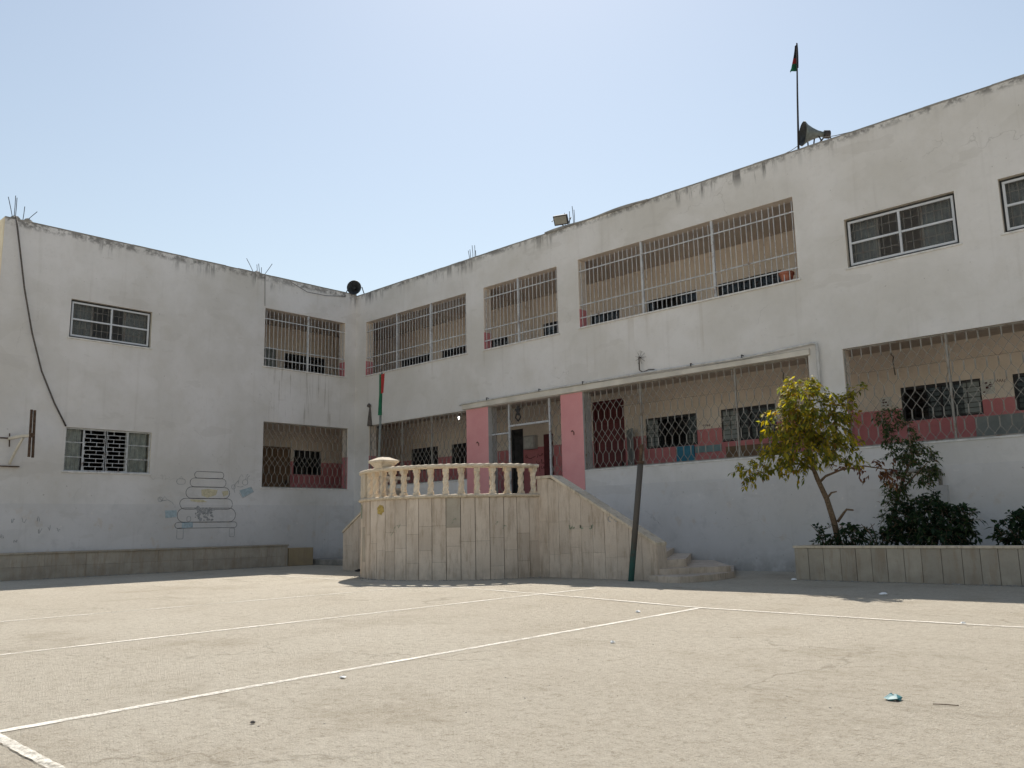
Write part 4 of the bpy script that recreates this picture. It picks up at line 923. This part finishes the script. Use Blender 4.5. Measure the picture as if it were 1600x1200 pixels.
def tree(name, label, root, limbs, blobs, per, leaves, tl, ls, hang, cols, wts, twc=.0035, extra=None, cat='tree', wide=.4, group=None):
    t = thing(name, root, label, cat, group)
    mb = MB()
    for pts, r0, r1 in limbs:
        n = len(pts); mb.tube(pts, [r0+(r1-r0)*i/(n-1) for i in range(n)], 8)
    P, D, tw = twigs(blobs, per, leaves, tl, ls, hang)
    mb.build('trunk', M_BARK, t, smooth=True); mb = MB()
    for p in tw: mb.tube([tuple(q) for q in p], [twc*1.3, twc, twc*.5], 4, cap=False)
    mb.build('twigs', M_BARK, t, kind='stuff')
    c = palette(len(P), cols, wts)
    o = bpy.data.objects.new('crown', leaf_mesh('crown', P, D, ls*rng.uniform(.45, 1.35, len(P)), c, wide)); attach(o, t)
    if extra:
        for nm, bl, pr, cl in extra:
            P, D, tw = twigs(bl, pr, leaves, tl, ls, hang+.3); o = bpy.data.objects.new(nm, leaf_mesh(nm, P, D, ls*rng.uniform(.6, 1.1, len(P)), palette(len(P), cl, [1]*len(cl)), wide)); attach(o, t)
    return t
def A(px, py, Y): return tuple(at(px, py, Y))
YG = [(.29, .25, .035), (.19, .185, .03), (.11, .13, .03), (.40, .30, .04), (.20, .12, .03)]
DRY = [(.17, .075, .04), (.12, .06, .045), (.20, .11, .05)]
tree('leaning_tree', 'small leaning tree with drooping yellow green leaves in the planter', A(1312, 852, 15.2),
     [([A(1312, 852, 15.2), A(1303, 815, 15.05), A(1292, 780, 14.9), A(1277, 748, 14.72), A(1267, 722, 14.45), A(1262, 690, 14.15), A(1262, 655, 13.75), A(1262, 625, 13.35)], .062, .018),
      ([A(1281, 753, 14.75), A(1290, 744, 14.72), A(1314, 734, 14.7), A(1350, 728, 14.75), A(1395, 735, 14.9)], .026, .008),
      ([A(1309, 815, 15.03), A(1318, 802, 15.0), A(1323, 796, 14.98), A(1333, 797, 14.95)], .027, .016),
      ([A(1292, 779, 14.88), A(1299, 770, 14.85), A(1307, 768, 14.82)], .022, .012),
      ([A(1271, 735, 14.6), A(1255, 724, 14.5), A(1235, 726, 14.4), A(1205, 735, 14.3), A(1175, 742, 14.2)], .022, .007),
      ([A(1264, 700, 14.2), A(1240, 675, 13.7), A(1222, 655, 13.35)], .02, .007), ([A(1262, 680, 14.05), A(1290, 655, 13.8), A(1312, 630, 13.8), A(1345, 610, 14.0)], .02, .006)],
     [(A(1258, 628, 13.25), (.34, .3, .32), 1.5), (A(1225, 660, 13.3), (.32, .28, .30), 1.3), (A(1285, 655, 13.6), (.38, .34, .38), 1.7), (A(1245, 695, 13.7), (.46, .38, .30), 1.8), (A(1178, 735, 14.0), (.26, .25, .12), .55), (A(1212, 718, 13.9), (.3, .25, .18), .8),
      (A(1325, 705, 14.3), (.22, .22, .22), .55), (A(1345, 612, 14.0), (.15, .15, .08), .18), (A(1250, 726, 14.2), (.25, .22, .12), .5), (A(1316, 645, 13.8), (.2, .2, .28), .7), (A(1250, 604, 13.1), (.24, .25, .12), .6), (A(1272, 675, 13.3), (.4, .3, .34), 1.2), (A(1292, 700, 13.9), (.3, .3, .2), .8)],
     56, 8, .17, .098, .6, YG, [3, 4, 4, 2, .7], wide=.46, extra=[('dry_leaves', [(A(1365, 733, 14.8), (.36, .2, .12), 1), (A(1320, 728, 14.7), (.18, .15, .1), .4), (A(1392, 745, 14.9), (.15, .15, .12), .5)], 15, DRY)])
DG = [(.045, .075, .03), (.03, .055, .025), (.06, .09, .03), (.09, .10, .035)]
tree('climbing_tree', 'slender dark green tree behind the shrubs to the right of the yellowish tree', A(1402, 855, 15.6),
     [([A(1402, 855, 15.6), A(1398, 800, 15.6), A(1410, 750, 15.5), A(1425, 715, 15.4), A(1420, 680, 15.35)], .035, .012), ([A(1405, 770, 15.5), A(1432, 740, 15.4), A(1452, 720, 15.3)], .018, .006)],
     [(A(1435, 725, 15.4), (.28, .25, .32), 1.5), (A(1405, 690, 15.5), (.24, .2, .4), 1.0), (A(1400, 760, 15.4), (.14, .14, .25), .6), (A(1395, 800, 15.4), (.16, .16, .3), .7), (A(1390, 655, 15.5), (.14, .12, .22), .4)],
     95, 9, .15, .075, .35, DG+[(.13, .065, .03)], [4, 3, 3, 1.8, .15])
SHR = [(.022, .045, .022), (.016, .034, .018), (.035, .062, .025), (.05, .075, .03)]
def shrub(label, c, blobs, per, stems=5, ls=.11):
    limbs = []
    for i in range(stems):
        a = 2*math.pi*i/stems; q = Vector(c); e = q+Vector((.35*math.cos(a), .25*math.sin(a), .45)); limbs.append(([tuple(q), tuple(q.lerp(e, .5)+Vector((0, 0, .08))), tuple(e)], .014, .005))
    tree('shrub', label, c, limbs, blobs, per, 8, .17, ls, .25, SHR, [4, 4, 3, 1.2], cat='shrub', wide=.42, group='shrubs in the planter')
def gp(px, Y): p = at(px, 850, Y); return (p.x, Y, .5)
shrub('large dense dark green shrub in the middle of the planter', gp(1455, 15.3), [(A(1412, 818, 15.2), (.24, .24, .26), 1.2), (A(1448, 808, 15.2), (.27, .27, .30), 1.5), (A(1485, 818, 15.2), (.26, .26, .24), 1.3), (A(1455, 785, 15.3), (.12, .14, .12), .4), (A(1508, 812, 15.2), (.12, .14, .16), .4), (A(1465, 838, 15.0), (.42, .26, .12), 1.1), (A(1395, 840, 15.1), (.14, .18, .12), .4)], 75)
shrub('spreading dark shrub at the right edge of the picture', gp(1600, 15.3), [(A(1592, 826, 15.2), (.22, .24, .16), .8), (A(1577, 840, 15.1), (.12, .18, .08), .4), (A(1640, 815, 15.2), (.34, .3, .28), 1.2)], 42, ls=.14)
shrub('small leafy shrub right of the leaning trunk', gp(1338, 15.1), [(A(1338, 836, 15.0), (.18, .18, .13), 1)], 34, 3)
shrub('small leafy shrub left of the leaning trunk', gp(1292, 15.1), [(A(1290, 834, 15.0), (.15, .15, .14), .9), (A(1310, 842, 15.0), (.14, .14, .08), .4)], 26, 3, .10)
shrub('tiny low shrub between the trunk and the large shrub', gp(1372, 15.0), [(A(1374, 842, 14.9), (.15, .15, .08), 1)], 24, 3, .09)
# ------------------------------------------------------------------ things on the roof
def horn(name, label, o, ax, R, L, feet, parentless=True):
    t = thing(name, (o[0], o[1], ROOF), label, 'loudspeaker', 'horn loudspeakers on the roof edge'); ax = Vector(ax).normalized(); o = Vector(o)
    prof = [(0, R*1.03), (-.012*1, R*1.05), (-.03, R*.98), (-L*.15, R*.78), (-L*.35, R*.52), (-L*.55, R*.33), (-L*.75, R*.22), (-L*.80, R*.2)]
    mb = MB(); mb.lathe(prof, o, ax, 28); mb.build('horn_bell', M_HORN, t, smooth=True)
    mb = MB(); mb.lathe([(-.0, R*1.03), (-L*.14, R*.76), (-L*.34, R*.50), (-L*.5, R*.32), (-L*.5, .001)], o, ax, 28); mb.lathe([(-L*.48, .001), (-L*.48, R*.2), (-L*.18, R*.16), (-L*.14, .001)], o, ax, 16); mb.build('horn_mouth', M_HORNIN, t, smooth=True)
    mb = MB(); mb.lathe([(-L*.79, R*.2), (-L*.80, R*.34), (-L*1.0, R*.36), (-L*1.02, R*.3), (-L*1.02, .001)], o, ax, 18); mb.build('driver', M_RAIL, t)
    mb = MB()
    for pts in feet: mb.tube(pts, .016, 6)
    mb.build('bracket', M_RAIL, t); return t
o1 = at(553, 449, 16.72); ax1 = Vector((.62, -.72, -.06))
horn('horn_loudspeaker', 'grey horn loudspeaker facing the yard above the inner corner', o1, ax1, .24, .5,
     [[o1-ax1*.3+Vector((-.22, -.18, 0)), Vector((o1.x-.3-.1, o1.y-.1, ROOF+.03))], [o1-ax1*.1+Vector((.2, .16, .02)), Vector((o1.x+.22, o1.y+.28, ROOF+.02))], [o1-ax1*.25, Vector((o1.x-.2, o1.y+.25, ROOF+.02))]])
o2 = at(1254, 209, 16.98); ax2 = Vector((-.725, -.687, .05))
e2 = o2-ax2*.56
horn('horn_loudspeaker', 'grey horn loudspeaker pointing left beside the roof flagpole', o2, ax2, .255, .58,
     [[o2-ax2*.1+Vector((0, 0, -.2)), Vector((o2.x+.08, o2.y+.05, ROOF))], [o2-ax2*.25+Vector((0, 0, -.1)), Vector((o2.x+.16, o2.y+.12, ROOF))], [e2, Vector((e2.x+.14, e2.y+.02, ROOF+.01))], [e2+Vector((-.06, 0, 0)), Vector((o2.x+.26, o2.y+.06, ROOF))], [o2-ax2*.33, Vector((o2.x+.40, o2.y+.1, ROOF))]])
def flag_mesh(top, h, wd, mats, seed, axis=Vector((-.7, .0, 0)).normalized()):
    """limp flag gathered against the pole: folded strips"""
    r = random.Random(seed); n = 14; m = 10; parts = []; top = Vector(top)
    G = []
    for i in range(n+1):
        f = i/n; z = -h*f; row = []; ww = wd*(.25+.75*f**1.4 if f < .9 else 1.0)
        for j in range(m+1):
            g = j/m; fold = .035*math.sin(g*9+f*2+seed)*(.5+f); row.append(top+axis*(g*ww)+Vector((0, 1, 0))*fold+Vector((0, 0, z-.12*h*g*g)))
        G.append(row)
    return G
def flag(parent, top, h, wd, bands, seed, axis):
    G = flag_mesh(top, h, wd, None, seed, axis); n = len(G)-1; m = len(G[0])-1
    mb = MB(); mats = []; 
    for j in range(m):
        for i in range(n):
            b = bands(i/n, j/m); mb.quad(G[i][j], G[i][j+1], G[i+1][j+1], G[i+1][j], b)
    mb.build('flag', [M_FB, M_FW, M_FG, M_FR], parent, smooth=True)
    sol = bpy.data.objects[parent.children[-1].name] if parent.children else None
    return mb
t = thing('roof_flagpole', (-7.33, YW+.1, ROOF), 'tall thin flagpole with a limp dark flag on the roof edge', 'flagpole', None)
pb = at(1247, 232, YW+.1); pt = at(1245, 68, YW+.1)
mb = MB(); mb.tube([(pb.x, pb.y, ROOF-.1), tuple(pb.lerp(pt, .5)), tuple(pt)], [.026, .02, .015], 8); mb.build('pole', M_RAIL, t, smooth=True)
flag(t, pt+Vector((.02, -.02, 0)), .62, .21, lambda f, g: 0 if g < .35 or f < .45 else (3 if f < .68 else (1 if g > .85 else 2)), 2, Vector((-.8, -.2, 0)).normalized())
t = thing('terrace_flagpole', (-16.5, 12.8, FL1), 'flagpole with a limp green and red flag standing on the terrace', 'flagpole')
p0 = at(592, 722, 12.85); p1 = at(597, 582, 12.85)
mb = MB(); mb.tube([(p0.x, p0.y, FL1), tuple(p0), tuple(p1)], [.035, .032, .028], 8); mb.build('pole', M_HORN, t, smooth=True)
mb = MB(); top = p1+Vector((.03, -.03, -.06)); n = 16
for i in range(n):
    def row(f):
        z = -1.02*f; wl = .045+(.15*(f-.5)/.5 if f > .5 else 0); wr = .10+.02*math.sin(f*6)
        return [top+Vector((-wl, -.03*math.sin(f*5), z)), top+Vector((-wl*.3, -.07, z)), top+Vector((wr*.5, -.02, z)), top+Vector((wr*.8, -.07, z))]
    a, b = row(i/n), row((i+1)/n)
    for j in range(3): mb.quad(a[j], a[j+1], b[j+1], b[j], 2)
for i in range(8):
    a = top+Vector((.08, -.085, -.02-.06*i)); b = top+Vector((.19-.006*i, -.06, .0-.06*i)); c = Vector((0, 0, -.06)); mb.quad(a, b, b+c, a+c, 3)
mb.build('flag', [M_FB, M_FW, M_FG, M_FR], t, smooth=True)
# floodlight
t = thing('floodlight', (-14.06, YW+.1, ROOF), 'rectangular floodlight tilted down on the roof edge', 'floodlight')
fc = at(876, 344, YW-.02); fwd = Vector((.30, -.80, -.52)).normalized(); sx = fwd.cross(Vector((0, 0, 1))).normalized(); sy = sx.cross(fwd)
def OB(c, ax, ay, az, hx, hy, hz): return [tuple(c+ax*a*hx+ay*b*hy+az*d*hz) for d in (-1, 1) for a, b in ((-1, -1), (1, -1), (1, 1), (-1, 1))]
mb = MB(); mb.hexa(OB(fc-fwd*.03, sx, sy, fwd, .20, .135, .045)); bevel(mb.build('housing', M_RAIL, t), .015)
mb = MB(); mb.hexa(OB(fc+fwd*.020, sx, sy, fwd, .17, .105, .004)); mb.build('glass_front', M_LENS, t)
mb = MB(); mb.tube([fc+sx*.25, fc+sx*.26-fwd*.2, Vector((fc.x+.12, YW+.2, ROOF))], .014, 5); mb.tube([fc-sx*.25, fc-sx*.24-fwd*.2, Vector((fc.x-.02, YW+.2, ROOF))], .014, 5); mb.build('yoke', M_RAIL, t)
# cables
def cable(pts, name, label, r=.012, m=None):
    mb = MB(); mb.tube(pts, r, 5); o = mb.build(name, m or M_CABLE, None, smooth=True); return tag(o, label, 'cable')
P = []
for px, py, d in ((25, 338, .06), (30, 380, .10), (38, 450, .12), (50, 520, .12), (65, 580, .10), (85, 630, .06), (103, 666, .03)): P.append(atx(px, py, XW+d))
cable([tuple(p) for p in P], 'hanging_cable', 'dark cable hanging from the left roof corner down to the lower window', .022)
q0 = at(1290, 212, YW+.2); q1 = at(1420, 190, YW+.2)
cable([tuple(at(1213, 246, YW+.05)), tuple(at(1235, 236, YW+.05)), tuple(at(1247, 228, YW+.1))], 'roof_wire', 'thin wire running up the parapet to the foot of the roof flagpole', .008)
cable([tuple(at(1285, 215, YW+.1)), tuple(at(1305, 212, YW+.1)), tuple(at(1330, 206, YW+.1))], 'roof_wire', 'thin wire leaving the roof horn to the right along the parapet', .008)
cable([tuple(atx(455, 441, XW+.03)), tuple(atx(480, 456, XW+.04)), tuple(atx(510, 462, XW+.04)), tuple(atx(540, 463, XW+.03))], 'wall_wire', 'thin wire sagging along the wall below the corner horn', .008)
cable([tuple(atx(414, 430, XW+.02)), tuple(atx(414, 478, XW+.02))], 'wall_wire', 'thin vertical wire above the left upper barred opening', .007)
# ------------------------------------------------------------------ yard furniture
t = thing('volleyball_post', (-9.33, 12.97, 0), 'leaning green and rust brown volleyball post before the right stair wall', 'post')
a = Vector((-9.33, 12.93, 0)); b = at(1001, 722, 12.9); c = at(1002.5, 694, 12.9)
mb = MB(); mb.tube([tuple(a), tuple(a.lerp(b, .5)), tuple(b)], .055, 12); mb.build('tube', M_POST, t, smooth=True)
mb = MB(); mb.tube([tuple(b), tuple(c)], .035, 10); mb.tube([tuple(b+Vector((0, 0, -.03))), tuple(b+Vector((0, 0, .02)))], .062, 12); mb.build('top_sleeve', M_RUST, t)
t = thing('basketball_frame', (XW, 6.5, 2.7), 'rusty basketball backboard frame bracketed to the left wall seen edge on', 'backboard')
def X_(px, py, X): return tuple(atx(px, py, X))
mb = MB(); X0 = -22.35
for a_, b_ in (((49.5, 640), (45, 714)), ((54.5, 641), (51, 715))):
    pa, pb_ = Vector(X_(*a_, X0)), Vector(X_(*b_, X0)); mb.tube([tuple(pa), tuple(pb_)], .035, 4)
p = Vector(X_(49.5, 680, X0)); mb.box(p.x-.05, p.x+.05, p.y-.05, p.y+.05, p.z-.05, p.z+.05); mb.build('board_frame', M_RUST, t)
mb = MB(); mb.tube([X_(47, 680, X0), X_(30, 682, -22.9), X_(14, 685, XW+.02)], .045, 6); mb.tube([X_(36, 684, X0-.3), X_(25, 704, -22.9), X_(15, 724, XW+.03)], .035, 6); mb.build('bracket_arm', M_FASC, t)
mb = MB(); mb.tube([X_(0, 684, XW+.04), X_(15, 684.5, XW+.05)], .018, 5); mb.tube([X_(15, 677, XW+.05), X_(14.5, 698, XW+.04)], .015, 5); mb.build('wall_strap', M_RUST, t)
pa = Vector(X_(-6, 728, XW+.04)); pb_ = Vector(X_(30, 727.5, XW+.04)); mb = MB(); mb.box(XW+.001, XW+.08, pa.y, pb_.y, pa.z-.012, pa.z+.012); mb.build('foot_plate', M_RUST, t)
# flower pot on the upper veranda ledge
p = at(1229, 431, YW+.18); t = thing('flower_pot', (p.x, YW+.18, 6.126), 'round terracotta flower pot behind the bars at the right end of the upper veranda', 'flower pot')
mb = MB(); mb.lathe([(0, .001), (0, .10), (.19, .15), (.19, .165), (.24, .165), (.24, .14), (.20, .13), (.20, .001)], (p.x, YW+.18, 6.127), (0, 0, 1), 18); mb.build('pot', M_TERRA, t, smooth=False)
mb = MB(); mb.lathe([(0, .001), (.0, .128), (.012, .001)], (p.x, YW+.18, 6.315), (0, 0, 1), 14); mb.build('soil', M_SOIL, t)
# desk tops / crates stacked behind the upper bars show as dark uprights
for px, dz in ((1182, .62), (1210, .70)):
    p = at(px, 440, YW+.9); mb = MB(); mb.tube([(p.x, YW+.9, FL2), (p.x, YW+.9, 6.35+dz*.3)], .016, 5); mb.tube([(p.x-.05, YW+.9, 6.35+dz*.3), (p.x+.05, YW+.9, 6.35+dz*.3)], .02, 5); o = mb.build('broom', M_RAIL); tag(o, 'dark broom handle leaning %s behind the right upper bars' % ('nearer the pot' if px > 1200 else 'further from the pot'), 'broom')
# ------------------------------------------------------------------ litter
def scrap(px, py, s, m, name, label, cat, seed):
    g = atg(px, py); r = random.Random(seed); mb = MB(); n = 7
    mb.lathe([(0, s*.7), (s*.25, s), (s*.55, s*.6), (s*.62, .001)], (g.x, g.y, .004), (0, 0, 1), n)
    mb.v = [(a+r.uniform(-.3, .3)*s, b+r.uniform(-.3, .3)*s, max(.003, c+r.uniform(-.15, .15)*s)) for a, b, c in mb.v]
    return tag(mb.build(name, m), label, cat)
scrap(1397, 1094, .045, M_TURQ, 'crumpled_wrapper', 'crumpled turquoise wrapper on the sunlit ground at lower right', 'litter', 1)
scrap(1380, 930, .05, M_WHITEP, 'paper_scrap', 'white paper scrap in the shade before the planter', 'litter', 2)
scrap(395, 1131, .016, M_RAIL, 'pebble', 'small dark pebble on the ground at lower left', 'pebble', 3)
scrap(536, 1060, .022, M_WHITEP, 'paper_scrap', 'small white scrap beside the long court line at lower left', 'litter', 4)
scrap(957, 1005, .028, M_WHITEP, 'paper_scrap', 'small white scrap on the open yard below the stairs', 'litter', 5)
scrap(1505, 975, .025, M_WHITEP, 'paper_scrap', 'white scrap near the far court line at right', 'litter', 6)
scrap(1241, 907, .05, M_WHITEP, 'paper_scrap', 'small white scrap at the left corner of the planter', 'litter', 7)
scrap(997, 957, .03, M_WHITEP, 'paper_scrap', 'small white scrap just left of the court line corner', 'litter', 8)
scrap(560, 893, .09, M_RAIL, 'stone_lump', 'dark stone lump at the left foot of the terrace', 'stone', 9)
g = atg(1478, 1103); mb = MB(); mb.tube([(g.x-.06, g.y-.02, .006), (g.x, g.y, .008), (g.x+.06, g.y+.02, .006)], .0028, 5); tag(mb.build('dry_twig', M_BARK), 'thin dry twig right of the turquoise wrapper', 'twig')
# ragged clods and dust along the foot of the walls
mb = MB(); r_ = random.Random(21)
def clod(x, y, s):
    i0 = len(mb.v); mb.lathe([(0, s), (s*.4, s*.75), (s*.6, .001)], (x, y, .001), (0, 0, 1), 5); mb.v[i0:] = [(a+r_.uniform(-.3, .3)*s, b+r_.uniform(-.3, .3)*s, c) for a, b, c in mb.v[i0:]]
for i in range(260): x = r_.uniform(-8.1, -6.9) if i < 60 else r_.uniform(-6.9, 3); clod(x, (YW-.02-abs(r_.gauss(0, .08)) if i < 60 else YP-.01-abs(r_.gauss(0, .07))), r_.uniform(.008, .03))
for i in range(200): th_ = R_(r_.uniform(-150, -6)); rr_ = TR+.01+abs(r_.gauss(0, .07)); clod(TC.x+rr_*math.cos(th_), TC.y+rr_*math.sin(th_), r_.uniform(.006, .022))
for i in range(200): clod(-22.74+abs(r_.gauss(0, .06)), r_.uniform(6.3, 14.1), r_.uniform(.01, .03))
for i in range(260): clod(r_.uniform(-14, 1), r_.uniform(2, 12.5), r_.uniform(.003, .007))
mb.build('loose_grit', M_CONC); tag(bpy.data.objects['loose_grit'], 'loose grit and small stones scattered over the yard', 'grit', kind='stuff')
